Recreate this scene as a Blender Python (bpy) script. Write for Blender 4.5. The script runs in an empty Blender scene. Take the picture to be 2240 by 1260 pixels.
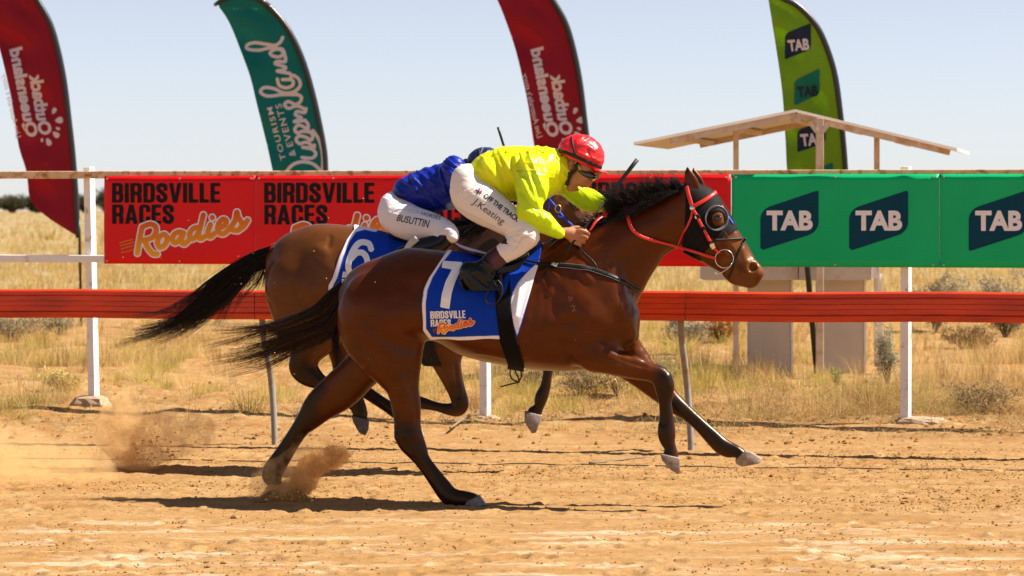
import bpy, bmesh, math, random
import numpy as np
from mathutils import Vector
from mathutils.bvhtree import BVHTree

random.seed(7); RNG = np.random.default_rng(11)
S = bpy.context.scene; COL = S.collection

# ---------------------------------------------------------------- camera, world, sun, exposure
F = 5696.0; HOR = 450.0; CAMH = 1.84          # pixels per unit tangent (2240 wide), horizon row, eye height
cam = bpy.data.cameras.new("camera"); camo = bpy.data.objects.new("camera", cam); COL.objects.link(camo)
camo.location = (0, 0, CAMH); camo.rotation_euler = (math.radians(90), 0, 0)
cam.sensor_width = 36; cam.lens = F / 2240 * 36; cam.shift_y = -(630 - HOR) / 2240
cam.clip_start = 0.5; cam.clip_end = 9000
cam.dof.use_dof = True; cam.dof.focus_distance = 16.1; cam.dof.aperture_fstop = 4.5
S.camera = camo

SUN = Vector((0.84, 0.0, 1.0)).normalized()  # direction towards the sun
elev = math.asin(SUN.z); azim = math.atan2(SUN.x, SUN.y)
world = bpy.data.worlds.new("World"); S.world = world; world.use_nodes = True
nt = world.node_tree; bg = nt.nodes["Background"]
sky = nt.nodes.new("ShaderNodeTexSky"); sky.sky_type = 'NISHITA'; sky.sun_disc = False
sky.sun_elevation = elev; sky.sun_rotation = azim
sky.altitude = 800; sky.air_density = 0.7; sky.dust_density = 0.4; sky.ozone_density = 3.0
wb = nt.nodes.new("ShaderNodeVectorMath"); wb.operation = 'MULTIPLY'; wb.inputs[1].default_value = (1.12, 0.985, 0.98)   # camera white balance
nt.links.new(sky.outputs[0], wb.inputs[0]); hs = nt.nodes.new("ShaderNodeHueSaturation"); hs.inputs["Saturation"].default_value = 0.54; nt.links.new(wb.outputs[0], hs.inputs["Color"]); nt.links.new(hs.outputs[0], bg.inputs[0]); bg.inputs[1].default_value = 0.061
sun = bpy.data.lights.new("sun", 'SUN'); sun.energy = 5.0; sun.angle = math.radians(0.5); sun.color = (1, 0.93, 0.82)
suno = bpy.data.objects.new("sun", sun); COL.objects.link(suno)
suno.rotation_euler = SUN.to_track_quat('Z', 'Y').to_euler(); suno.location = (8, 4, 12)
vs = S.view_settings; vs.view_transform = 'Standard'; vs.look = 'None'; vs.gamma = 1; vs.exposure = 1.2; vs.use_curve_mapping = False
S.render.engine = 'CYCLES'; S.cycles.max_bounces = 8; S.cycles.diffuse_bounces = 4; S.cycles.volume_bounces = 6
S.cycles.volume_step_rate = 1.0; S.cycles.use_denoising = True

# ---------------------------------------------------------------- projection helpers
def W(px, py, Y):
    return np.array([(px - 1120.0) / F * Y, Y, CAMH - (py - HOR) / F * Y])
def to_px(V):
    V = np.asarray(V, float); Y = V[..., 1]
    return 1120 + V[..., 0] * F / Y, HOR + (CAMH - V[..., 2]) * F / Y
def ground_Y(py): return CAMH * F / (py - HOR)

# ---------------------------------------------------------------- numpy noise
def _h(i, j, k):
    n = (i * 374761393 + j * 668265263 + k * 2147483647) & 0xFFFFFFFF
    n = ((n ^ (n >> 13)) * 1274126177) & 0xFFFFFFFF
    return ((n ^ (n >> 16)) & 0xFFFF) / 65535.0
def vnoise(P):
    P = np.asarray(P, float); I = np.floor(P).astype(np.int64); f = P - I; f = f * f * (3 - 2 * f)
    r = 0
    for a in (0, 1):
        wx = f[:, 0] if a else 1 - f[:, 0]
        for b in (0, 1):
            wy = f[:, 1] if b else 1 - f[:, 1]
            for c in (0, 1):
                wz = f[:, 2] if c else 1 - f[:, 2]
                r = r + wx * wy * wz * _h(I[:, 0] + a, I[:, 1] + b, I[:, 2] + c)
    return r
def fbm(P, o=4):
    r = 0; a = 0.5; P = np.asarray(P, float)
    for _ in range(o):
        r = r + a * vnoise(P); P = P * 2.03 + 17.3; a *= 0.5
    return r
def smooth(a, b, x):
    t = np.clip((x - a) / (b - a), 0, 1); return t * t * (3 - 2 * t)

# ---------------------------------------------------------------- object helpers
def tag(o, label=None, cat=None, group=None, kind=None):
    if label: o["label"] = label
    if cat: o["category"] = cat
    if group: o["group"] = group
    if kind: o["kind"] = kind
    return o
def new_mesh(name, V, faces, uv=None, col=None, sm=True):
    me = bpy.data.meshes.new(name); V = np.ascontiguousarray(V, np.float32)
    if isinstance(faces, np.ndarray): faces = [faces]
    groups = []
    if len(faces) and isinstance(faces[0], np.ndarray): groups = [g for g in faces if len(g)]
    else:
        by = {}
        for f in faces: by.setdefault(len(f), []).append(f)
        groups = [np.array(g) for g in by.values()]
    loops = np.concatenate([g.ravel() for g in groups]).astype(np.int32)
    tot = np.concatenate([np.full(len(g), g.shape[1]) for g in groups]).astype(np.int32)
    st = np.concatenate([[0], np.cumsum(tot)[:-1]]).astype(np.int32)
    me.vertices.add(len(V)); me.vertices.foreach_set("co", V.ravel())
    me.loops.add(len(loops)); me.loops.foreach_set("vertex_index", loops)
    me.polygons.add(len(tot)); me.polygons.foreach_set("loop_start", st); me.polygons.foreach_set("loop_total", tot)
    me.polygons.foreach_set("use_smooth", np.full(len(tot), bool(sm)))
    me.update(calc_edges=True)
    if col is not None:
        a = me.color_attributes.new("Col", 'FLOAT_COLOR', 'POINT')
        c = np.ones((len(V), 4), np.float32); c[:, :3] = col; a.data.foreach_set("color", c.ravel())
    return me
BASE = {}
def make(name, V, faces, mat, parent=None, col=None, sm=True, base=None):
    """one mesh object from world-space vertices; origin at its base; parented parts keep their place"""
    V = np.asarray(V, float)
    if base is None:
        lo, hi = V.min(0), V.max(0); base = np.array([(lo[0] + hi[0]) / 2, (lo[1] + hi[1]) / 2, lo[2]])
    me = new_mesh(name, V - base, faces, col=col, sm=sm)
    if mat is not None: me.materials.append(mat)
    o = bpy.data.objects.new(name, me); COL.objects.link(o)
    pb = BASE[parent.name] if parent is not None else np.zeros(3)
    o.location = Vector(base - pb); o.parent = parent; BASE[o.name] = np.array(base)
    return o
def empty(name, base, label=None, cat=None, group=None, kind=None):
    o = bpy.data.objects.new(name, None); COL.objects.link(o); o.location = Vector(base); o.empty_display_size = .2
    BASE[o.name] = np.array(base, float); return tag(o, label, cat, group, kind)
def dup(o, delta, label=None, parent=None):
    c = o.copy(); COL.objects.link(c); b = BASE[o.name] + np.array(delta); BASE[c.name] = b
    c.parent = parent
    c.location = Vector(b - (BASE[parent.name] if parent is not None else 0))
    if label: c["label"] = label
    for ch in list(o.children): dup(ch, delta, None, c)
    return c
class MB:
    def __init__(s): s.V = []; s.F = []
    def add(s, V, faces):
        n = len(s.V); s.V += [tuple(v) for v in V]; s.F += [tuple(i + n for i in f) for f in faces]
    def box(s, c, half, ax=None):
        ax = np.eye(3) if ax is None else np.asarray(ax, float); c = np.asarray(c, float); V = []
        for k in (-1, 1):
            for j in (-1, 1):
                for i in (-1, 1): V.append(c + ax[0] * i * half[0] + ax[1] * j * half[1] + ax[2] * k * half[2])
        s.add(V, [(0, 2, 3, 1), (4, 5, 7, 6), (0, 1, 5, 4), (2, 6, 7, 3), (0, 4, 6, 2), (1, 3, 7, 5)])
    def bar(s, a, b, w, d, up=(0, 1, 0)):
        a = np.asarray(a, float); b = np.asarray(b, float); t = b - a; L = np.linalg.norm(t); t = t / L
        u = np.asarray(up, float); u = u - t * np.dot(u, t); u /= np.linalg.norm(u); v = np.cross(t, u)
        s.box((a + b) / 2, (L / 2, d / 2, w / 2), (t, u, v))
    def tube(s, P, r, n=8, cap=True):
        V, Fc = tube(P, r, n, cap); s.add(V, Fc)
    def build(s, name, mat, parent=None, sm=False, bevel=0, **k):
        o = make(name, np.array(s.V), s.F, mat, parent, sm=sm, **k)
        if bevel:
            m = o.modifiers.new("bevel", 'BEVEL'); m.width = bevel; m.segments = 2; m.limit_method = 'ANGLE'
        return o
def tube(P, r, n=8, cap=True):
    P = np.asarray(P, float); m = len(P); r = np.broadcast_to(np.asarray(r, float), (m,))
    T = np.gradient(P, axis=0); T /= np.linalg.norm(T, axis=1)[:, None] + 1e-12
    u = np.cross(T[0], (0, 1, 0.01)); u = u / np.linalg.norm(u) if np.linalg.norm(u) > 1e-3 else np.array([1., 0, 0])
    V = []
    for i in range(m):
        u = u - T[i] * np.dot(u, T[i]); u /= np.linalg.norm(u); v = np.cross(T[i], u)
        for k in range(n):
            a = 2 * math.pi * k / n; V.append(P[i] + r[i] * (math.cos(a) * u + math.sin(a) * v))
    Fc = [(i * n + k, i * n + (k + 1) % n, (i + 1) * n + (k + 1) % n, (i + 1) * n + k) for i in range(m - 1) for k in range(n)]
    if cap: Fc += [tuple(range(n - 1, -1, -1)), tuple(range((m - 1) * n, m * n))]
    return V, Fc
def catmull(P, n=6):
    P = np.asarray(P, float)
    if len(P) < 3:
        t = np.linspace(0, 1, n + 1)[:, None]; return P[0] * (1 - t) + P[-1] * t
    Q = np.vstack([2 * P[0] - P[1], P, 2 * P[-1] - P[-2]]); out = []
    for i in range(1, len(Q) - 2):
        for k in range(n):
            t = k / n; p0, p1, p2, p3 = Q[i - 1:i + 3]
            out.append(.5 * ((2 * p1) + (-p0 + p2) * t + (2 * p0 - 5 * p1 + 4 * p2 - p3) * t * t + (-p0 + 3 * p1 - 3 * p2 + p3) * t ** 3))
    out.append(P[-1]); return np.array(out)

# ---------------------------------------------------------------- materials
def node(nt, t, **k):
    n = nt.nodes.new(t)
    for a, b in k.items(): setattr(n, a, b)
    return n
def mat(name, col=(.5, .5, .5), rough=.6, spec=.5, metal=0, vary=0, vscale=8, bump=0, bscale=60, attr=False,
        stretch=(1, 1, 1), sheen=0, coat=0, transl=0, stint=None, dirt=None, dscale=6, damt=(.5, .62), emit=None):
    m = bpy.data.materials.new(name); m.use_nodes = True; nt = m.node_tree; b = nt.nodes["Principled BSDF"]; L = nt.links.new
    b.inputs["Roughness"].default_value = rough; b.inputs["Specular IOR Level"].default_value = spec
    if stint: b.inputs["Specular Tint"].default_value = (*stint, 1)
    b.inputs["Metallic"].default_value = metal; b.inputs["Sheen Weight"].default_value = sheen; b.inputs["Coat Weight"].default_value = coat
    tc = node(nt, "ShaderNodeTexCoord"); mp = node(nt, "ShaderNodeMapping"); mp.inputs["Scale"].default_value = stretch
    L(tc.outputs["Object"], mp.inputs[0]); vec = mp.outputs[0]
    if attr: c = node(nt, "ShaderNodeAttribute", attribute_name="Col").outputs["Color"]
    else:
        c = node(nt, "ShaderNodeRGB"); c.outputs[0].default_value = (*col, 1); c = c.outputs[0]
    if vary:
        n = node(nt, "ShaderNodeTexNoise"); n.inputs["Scale"].default_value = vscale; n.inputs["Detail"].default_value = 5; L(vec, n.inputs["Vector"])
        r = node(nt, "ShaderNodeMapRange"); r.inputs[1].default_value = .25; r.inputs[2].default_value = .75
        r.inputs[3].default_value = 1 - vary; r.inputs[4].default_value = 1 + vary; L(n.outputs[0], r.inputs[0])
        x = node(nt, "ShaderNodeVectorMath", operation='SCALE'); L(c, x.inputs[0]); L(r.outputs[0], x.inputs["Scale"]); c = x.outputs[0]
    if dirt:
        n = node(nt, "ShaderNodeTexNoise"); n.inputs["Scale"].default_value = dscale; n.inputs["Detail"].default_value = 8; n.inputs["Roughness"].default_value = .65; L(vec, n.inputs["Vector"])
        r = node(nt, "ShaderNodeMapRange"); r.inputs[1].default_value = damt[0]; r.inputs[2].default_value = damt[1]; L(n.outputs[0], r.inputs[0])
        x = node(nt, "ShaderNodeMix", data_type='RGBA'); L(r.outputs[0], x.inputs[0]); L(c, x.inputs[6]); x.inputs[7].default_value = (*dirt, 1); c = x.outputs[2]
    L(c, b.inputs["Base Color"])
    if bump:
        n = node(nt, "ShaderNodeTexNoise"); n.inputs["Scale"].default_value = bscale; n.inputs["Detail"].default_value = 4; L(vec, n.inputs["Vector"])
        bp = node(nt, "ShaderNodeBump"); bp.inputs["Strength"].default_value = bump; bp.inputs["Distance"].default_value = .01
        L(n.outputs[0], bp.inputs["Height"]); L(bp.outputs[0], b.inputs["Normal"])
    if transl:
        t = node(nt, "ShaderNodeBsdfTranslucent"); L(c, t.inputs[0]); mx = node(nt, "ShaderNodeMixShader"); mx.inputs[0].default_value = transl
        L(b.outputs[0], mx.inputs[1]); L(t.outputs[0], mx.inputs[2]); L(mx.outputs[0], nt.nodes["Material Output"].inputs[0])
    return m
def srgb(r, g, b):
    f = lambda u: (u / 255 / 12.92) if u / 255 <= .04045 else ((u / 255 + .055) / 1.055) ** 2.4
    return (f(r), f(g), f(b))

# ---------------------------------------------------------------- flat shapes: polygon distance, filled outlines, pen strokes, type
def poly_sd(X, Y, P):
    """signed distance to polygon P (negative inside) for arrays X, Y"""
    P = np.asarray(P, float); Q = np.roll(P, -1, 0); d = np.full(X.shape, 1e9); ins = np.zeros(X.shape, bool)
    for (ax, ay), (bx, by) in zip(P, Q):
        ex, ey = bx - ax, by - ay; wx, wy = X - ax, Y - ay
        t = np.clip((wx * ex + wy * ey) / (ex * ex + ey * ey + 1e-12), 0, 1)
        d = np.minimum(d, (wx - ex * t) ** 2 + (wy - ey * t) ** 2)
        c = ((ay > Y) != (by > Y)) & (X < ex * (Y - ay) / (ey + (1e-12 if ey == 0 else 0)) + ax)
        ins ^= c
    d = np.sqrt(d); return np.where(ins, -d, d)
def stroke_sd(X, Y, strokes, r):
    d = np.full(X.shape, 1e9)
    for P in strokes:
        P = np.asarray(P, float)
        rr = P[:, 2] if P.shape[1] > 2 else np.ones(len(P))
        for a, b, ra, rb in zip(P[:-1], P[1:], rr[:-1], rr[1:]):
            ex, ey = b[0] - a[0], b[1] - a[1]; wx, wy = X - a[0], Y - a[1]
            t = np.clip((wx * ex + wy * ey) / (ex * ex + ey * ey + 1e-12), 0, 1)
            d = np.minimum(d, np.hypot(wx - ex * t, wy - ey * t) - r * (ra + (rb - ra) * t))
    return d
def fill(fn, lo, hi, h):
    """marching-squares fill of fn(X,Y)<0; returns 2-D verts and faces"""
    nx = int((hi[0] - lo[0]) / h) + 2; ny = int((hi[1] - lo[1]) / h) + 2
    xs = lo[0] + h * np.arange(nx); ys = lo[1] + h * np.arange(ny)
    X, Y = np.meshgrid(xs, ys, indexing='ij'); f = fn(X, Y); f = np.where(np.abs(f) < 1e-9, 1e-9, f); ins = f < 0
    V = []; idx = {}; Fc = []
    def vid(key, p):
        if key not in idx: idx[key] = len(V); V.append(p)
        return idx[key]
    cnt = ins[:-1, :-1].astype(int) + ins[1:, :-1] + ins[1:, 1:] + ins[:-1, 1:]
    for i, j in np.argwhere(cnt > 0):
        C = [(i, j), (i + 1, j), (i + 1, j + 1), (i, j + 1)]; poly = []
        for k in range(4):
            a = C[k]; b = C[(k + 1) % 4]
            if ins[a]: poly.append(vid(a, (xs[a[0]], ys[a[1]])))
            if ins[a] != ins[b]:
                t = f[a] / (f[a] - f[b]); key = (min(a, b), max(a, b))
                poly.append(vid(key, (xs[a[0]] + t * (xs[b[0]] - xs[a[0]]), ys[a[1]] + t * (ys[b[1]] - ys[a[1]]))))
        if len(poly) >= 3: Fc.append(tuple(poly))
    return np.array(V).reshape(-1, 2), Fc
def fill_poly(P, h):
    P = np.asarray(P, float); return fill(lambda X, Y: poly_sd(X, Y, P), P.min(0) - h, P.max(0) + h, h)
def fill_strokes(st, r, h):
    A = np.vstack([np.asarray(p, float)[:, :2] for p in st])
    return fill(lambda X, Y: stroke_sd(X, Y, st, r), A.min(0) - r * 1.6 - h, A.max(0) + r * 1.6 + h, h)
_TC = {}
def type2d(body, offset=0.0, shear=0.0, spacing=1.0):
    """filled lettering normalised to the unit box"""
    k = (body, offset, shear, spacing)
    if k not in _TC:
        cu = bpy.data.curves.new("lettering", 'FONT'); cu.body = body; cu.offset = offset; cu.shear = shear; cu.space_character = spacing
        cu.resolution_u = 4; ob = bpy.data.objects.new("lettering", cu); COL.objects.link(ob)
        dg = bpy.context.evaluated_depsgraph_get(); me = bpy.data.meshes.new_from_object(ob.evaluated_get(dg))
        V = np.array([v.co[:2] for v in me.vertices]); Fc = [tuple(p.vertices) for p in me.polygons]
        bpy.data.objects.remove(ob); bpy.data.curves.remove(cu); bpy.data.meshes.remove(me)
        V = (V - V.min(0)) / (V.max(0) - V.min(0)); _TC[k] = (V, Fc)
    return _TC[k]
def _rect(X, Y, x0, y0, x1, y1, r=0.0):
    qx = np.abs(X - (x0 + x1) / 2) - (x1 - x0) / 2 + r; qy = np.abs(Y - (y0 + y1) / 2) - (y1 - y0) / 2 + r
    return np.hypot(np.maximum(qx, 0), np.maximum(qy, 0)) + np.minimum(np.maximum(qx, qy), 0) - r
def _ring(X, Y, x0, y0, x1, y1, r, t=.19, ty=.155):
    return np.maximum(_rect(X, Y, x0, y0, x1, y1, r), -_rect(X, Y, x0 + t, y0 + ty, x1 - t, y1 - ty, max(r - t, .03)))
BW = dict(B=.54, I=.20, R=.54, D=.54, S=.53, V=.60, L=.44, E=.46, A=.60, C=.53)
def _block(c, X, Y):
    m = np.minimum; R = lambda *a: _rect(X, Y, *a); st = R(0, 0, .2, 1)
    if c == 'I': return st
    if c == 'L': return m(st, R(0, 0, .44, .17))
    if c == 'E': return m(m(st, R(0, 0, .46, .165)), m(R(0, .835, .46, 1), R(0, .425, .43, .585)))
    if c == 'D': return m(st, np.maximum(_ring(X, Y, -.3, 0, .54, 1, .2, .2), -X))
    if c == 'B': return m(st, m(np.maximum(_ring(X, Y, -.3, 0, .54, .565, .17, .2, .15), -X), np.maximum(_ring(X, Y, -.3, .43, .52, 1, .17, .2, .15), -X)))
    if c == 'R': return m(m(st, np.maximum(_ring(X, Y, -.3, .41, .54, 1, .17, .2, .15), -X)), m(R(.33, 0, .53, .38, .0), R(.2, .38, .5, .54, .08)))
    if c == 'C': return np.maximum(_ring(X, Y, 0, 0, .53, 1, .2, .2), -R(.27, .385, .7, .615))
    if c == 'S': return stroke_sd(X, Y, [catmull(np.array([(.43, .69), (.42, .83), (.265, .905), (.11, .83), (.115, .665), (.22, .555), (.33, .455), (.425, .335), (.415, .165), (.265, .095), (.11, .17), (.10, .31)]), 4)], .1)
    if c == 'V': return poly_sd(X, Y, [(0, 1), (.205, 1), (.30, .33), (.395, 1), (.6, 1), (.405, 0), (.195, 0)])
    if c == 'A': return np.maximum(poly_sd(X, Y, [(0, 0), (.195, 1), (.405, 1), (.6, 0), (.40, 0), (.37, .19), (.23, .19), (.20, 0)]), -poly_sd(X, Y, [(.255, .34), (.345, .34), (.30, .70)]))
def block2d(word, h=.036):
    """heavy condensed block capitals normalised to the unit box"""
    if ('#', word) not in _TC:
        x = 0; Vs = []; Fs = []; n = 0
        for c in word:
            V, Fc = fill(lambda X, Y: _block(c, X, Y), (-.02, -.02), (BW[c] + .02, 1.02), h); Vs.append(V + [x, 0]); Fs += [tuple(i + n for i in f) for f in Fc]; n += len(V); x += BW[c] + .065
        V = np.vstack(Vs); _TC[('#', word)] = ((V - V.min(0)) / np.ptp(V, axis=0), Fs)
    return _TC[('#', word)]
def subdiv2d(V, Fc, h):
    """split long triangles so that lettering can follow a curved surface"""
    bm = bmesh.new(); vs = [bm.verts.new((*v, 0)) for v in V]
    for f in Fc:
        try: bm.faces.new([vs[i] for i in f])
        except ValueError: pass
    bmesh.ops.triangulate(bm, faces=bm.faces[:])
    for _ in range(5):
        e = [x for x in bm.edges if x.calc_length() > h]
        if not e: break
        bmesh.ops.subdivide_edges(bm, edges=e, cuts=1, use_grid_fill=False); bmesh.ops.triangulate(bm, faces=bm.faces[:])
    bm.verts.index_update(); V2 = np.array([v.co[:2] for v in bm.verts]); F2 = [tuple(v.index for v in f.verts) for f in bm.faces]
    bm.free(); return V2, F2
def quad_map(V, p00, p10, p01, p11=None):
    """unit-box verts into the parallelogram/quad given by its corners (bottom-left, bottom-right, top-left, top-right)"""
    p00, p10, p01 = (np.asarray(p, float) for p in (p00, p10, p01)); p11 = p10 + p01 - p00 if p11 is None else np.asarray(p11, float)
    u, v = V[:, :1], V[:, 1:2]; return p00 * (1 - u) * (1 - v) + p10 * u * (1 - v) + p01 * (1 - u) * v + p11 * u * v

# ---------------------------------------------------------------- implicit bodies
class Field:
    def __init__(s, lo, hi, h):
        s.lo = np.asarray(lo, float); s.h = h; s.n = np.ceil((np.asarray(hi) - s.lo) / h).astype(int) + 1
        s.ax = [(s.lo[i] + h * np.arange(s.n[i])).astype(np.float32) for i in range(3)]
        s.f = np.full(s.n, .2, np.float32)
    def sub(s, lo, hi):
        a = np.clip(((np.asarray(lo) - s.lo) / s.h).astype(int), 0, s.n); b = np.clip(((np.asarray(hi) - s.lo) / s.h).astype(int) + 2, 0, s.n)
        sl = tuple(slice(int(a[i]), int(max(a[i], b[i]))) for i in range(3))
        return sl, np.ix_(s.ax[0][sl[0]], s.ax[1][sl[1]], s.ax[2][sl[2]])
    def put(s, g, sl, k, op='add'):
        f = s.f[sl]
        if op == 'add':
            if k > 0:
                hh = np.clip(.5 + .5 * (f - g) / k, 0, 1); s.f[sl] = f * (1 - hh) + g * hh - k * hh * (1 - hh)
            else: s.f[sl] = np.minimum(f, g)
        else:
            g = -g; hh = np.clip(.5 - .5 * (f - g) / max(k, 1e-4), 0, 1); s.f[sl] = f * (1 - hh) + g * hh + k * hh * (1 - hh)
    def chain(s, st, k=.02, sub=4, op='add', egg=0):
        """st rows: x,y,z,r(in plane),ry(depth)"""
        st = np.asarray(st, float); st = catmull(st, sub) if len(st) > 2 else st; st[:, 3:] = np.maximum(st[:, 3:], .002)
        m = st[:, 3].max() + .05; my = st[:, 4].max() + .05
        sl, (X, Y, Z) = s.sub(st[:, :3].min(0) - (m, my, m), st[:, :3].max(0) + (m, my, m))
        g = np.full([x.stop - x.start for x in sl], .2, np.float32)
        if g.size == 0: return
        for a, b in zip(st[:-1], st[1:]):
            mm = max(a[3], b[3]) + .045; mym = max(a[4], b[4]) + .045
            l2, _ = s.sub(np.minimum(a[:3], b[:3]) - (mm, mym, mm), np.maximum(a[:3], b[:3]) + (mm, mym, mm))
            l3 = tuple(slice(max(l2[i].start, sl[i].start), min(l2[i].stop, sl[i].stop)) for i in range(3))
            if any(x.stop <= x.start for x in l3): continue
            x, y, z = np.ix_(s.ax[0][l3[0]], s.ax[1][l3[1]], s.ax[2][l3[2]])
            ex, ez = b[0] - a[0], b[2] - a[2]
            t = np.clip(((x - a[0]) * ex + (z - a[2]) * ez) / (ex * ex + ez * ez + 1e-9), 0, 1).astype(np.float32)
            r = a[3] + (b[3] - a[3]) * t; ry = a[4] + (b[4] - a[4]) * t; cy = a[1] + (b[1] - a[1]) * t
            dp2 = (x - a[0] - ex * t) ** 2 + (z - a[2] - ez * t) ** 2
            d = (np.sqrt(dp2 / r ** 2 + ((y - cy) / ry) ** 2) - 1) * np.minimum(r, ry)
            gl = tuple(slice(l3[i].start - sl[i].start, l3[i].stop - sl[i].start) for i in range(3))
            g[gl] = np.minimum(g[gl], d)
        s.put(g, sl, k, op)
    def caps(s, P, R, k=.008, sub=4, op='add'):
        P = np.column_stack([np.asarray(P, float), np.broadcast_to(np.asarray(R, float), (len(P),))])
        P = catmull(P, sub) if len(P) > 2 else P
        for a, b in zip(P[:-1], P[1:]):
            m = max(a[3], b[3]) + .03
            sl, (x, y, z) = s.sub(np.minimum(a[:3], b[:3]) - m, np.maximum(a[:3], b[:3]) + m)
            if any(q.stop <= q.start for q in sl): continue
            e = b[:3] - a[:3]; t = np.clip(((x - a[0]) * e[0] + (y - a[1]) * e[1] + (z - a[2]) * e[2]) / (e @ e + 1e-9), 0, 1)
            d = np.sqrt((x - a[0] - e[0] * t) ** 2 + (y - a[1] - e[1] * t) ** 2 + (z - a[2] - e[2] * t) ** 2) - (a[3] + (b[3] - a[3]) * t)
            s.put(d.astype(np.float32), sl, k, op)
    def ell(s, c, r, k=.01, op='add', rot=0.0):
        """ellipsoid, rotated in the x-z plane by rot"""
        m = max(r) + .04; sl, (x, y, z) = s.sub(np.asarray(c) - m, np.asarray(c) + m)
        x, y, z = x - c[0], y - c[1], z - c[2]; ca, sa = math.cos(rot), math.sin(rot)
        u = x * ca + z * sa; v = -x * sa + z * ca
        q = np.sqrt((u / r[0]) ** 2 + (y / r[1]) ** 2 + (v / r[2]) ** 2)
        s.put(((q - 1) * min(r)).astype(np.float32), sl, k, op)
    def mesh(s, f=None):
        return surface_nets(s.f if f is None else f, s.lo, s.h)
    def sample(s, V):
        p = (np.asarray(V) - s.lo) / s.h; i = np.clip(np.round(p).astype(int), 0, s.n - 1); return s.f[i[:, 0], i[:, 1], i[:, 2]]
def refine(fl, f, lo, hi):
    """the part of a field inside a box, at half the spacing"""
    sl, _ = fl.sub(lo, hi); g = f[sl]
    for a in range(3):
        m = np.moveaxis(g, a, 0); o = np.empty((2 * len(m) - 1,) + m.shape[1:], np.float32); o[::2] = m; o[1::2] = (m[:-1] + m[1:]) / 2; g = np.moveaxis(o, 0, a)
    r = Field.__new__(Field); r.h = fl.h / 2; r.lo = fl.lo + fl.h * np.array([x.start for x in sl]); r.n = np.array(g.shape); r.ax = [(r.lo[i] + r.h * np.arange(r.n[i])).astype(np.float32) for i in range(3)]; r.f = np.ascontiguousarray(g); return r
def surface_nets(f, lo, h):
    ins = f < 0; n = f.shape
    c = np.zeros([x - 1 for x in n], np.int8)
    for a in (0, 1):
        for b in (0, 1):
            for d in (0, 1): c += ins[a:n[0] - 1 + a, b:n[1] - 1 + b, d:n[2] - 1 + d]
    act = (c > 0) & (c < 8); I = np.argwhere(act); vid = np.full(act.shape, -1, np.int32); vid[act] = np.arange(len(I))
    off = np.array([(a, b, d) for a in (0, 1) for b in (0, 1) for d in (0, 1)])
    val = np.stack([f[I[:, 0] + o[0], I[:, 1] + o[1], I[:, 2] + o[2]] for o in off], 1)
    pos = np.zeros((len(I), 3)); cnt = np.zeros(len(I))
    for p in range(8):
        for q in range(p + 1, 8):
            if np.abs(off[p] - off[q]).sum() != 1: continue
            m = (val[:, p] < 0) != (val[:, q] < 0); t = np.where(m, val[:, p] / np.where(m, val[:, p] - val[:, q], 1), 0)
            pos += m[:, None] * (off[p] + t[:, None] * (off[q] - off[p])); cnt += m
    V = np.asarray(lo) + h * (I + pos / cnt[:, None]); Q = []
    for a in range(3):
        b, d = (a + 1) % 3, (a + 2) % 3
        sl0 = [slice(None)] * 3; sl1 = [slice(None)] * 3
        sl0[a] = slice(0, n[a] - 1); sl1[a] = slice(1, n[a])
        for ax in (b, d): sl0[ax] = slice(1, n[ax] - 1); sl1[ax] = slice(1, n[ax] - 1)
        A = ins[tuple(sl0)]; B = ins[tuple(sl1)]; E = np.argwhere(A != B); s = A[A != B]
        E[:, b] += 1; E[:, d] += 1; g = []
        for (ob, od) in ((0, 0), (-1, 0), (-1, -1), (0, -1)):
            J = E.copy(); J[:, b] += ob; J[:, d] += od; g.append(vid[J[:, 0], J[:, 1], J[:, 2]])
        g = np.stack(g, 1); g[~s] = g[~s][:, ::-1]; Q.append(g)
    Q = np.vstack(Q); return V, Q[(Q >= 0).all(1)]
def relax(V, Q, it=2, w=.5):
    E = np.vstack([Q[:, [0, 1]], Q[:, [1, 2]], Q[:, [2, 3]], Q[:, [3, 0]]]); E = np.vstack([E, E[:, ::-1]])
    cn = np.bincount(E[:, 0], minlength=len(V))[:, None]
    for _ in range(it):
        A = np.stack([np.bincount(E[:, 0], V[E[:, 1], i], len(V)) for i in range(3)], 1) / np.maximum(cn, 1); V = V + w * (A - V)
    return V
def normals(V, Q):
    N = np.zeros_like(V); n = np.cross(V[Q[:, 2]] - V[Q[:, 0]], V[Q[:, 3]] - V[Q[:, 1]])
    for i in range(4):
        for a in range(3): N[:, a] += np.bincount(Q[:, i], n[:, a], len(V))
    return N / (np.linalg.norm(N, axis=1)[:, None] + 1e-12)
def seg_d(px, py, P):
    d = np.full(px.shape, 1e9)
    for (ax, ay), (bx, by) in zip(P[:-1], P[1:]):
        ex, ey = bx - ax, by - ay; t = np.clip(((px - ax) * ex + (py - ay) * ey) / (ex * ex + ey * ey + 1e-9), 0, 1)
        d = np.minimum(d, np.hypot(px - ax - ex * t, py - ay - ey * t))
    return d
def sculpt(V, N, strokes, mid, side=None):
    """push the surface along its normals by soft strokes (points, width px, height m), same on both flanks unless side is given"""
    px, py = to_px(V); amt = np.zeros(len(V)); fl = np.abs(N[:, 1])
    for st in strokes:
        P, w, a = st[:3]; sd = st[3] if len(st) > 3 else 0
        d = seg_d(px, py, np.asarray(P, float)); g = a * np.exp(-(d / w) ** 2) * smooth(.1, .55, fl)
        if sd: g = g * (((V[:, 1] - mid(px)) * sd) > 0)
        amt += g
    return V + N * amt[:, None]
def bvh_of(V, Fc): return BVHTree.FromPolygons([Vector(v) for v in V], [tuple(map(int, f)) for f in Fc])
CAMP = Vector((0, 0, CAMH))
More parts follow.
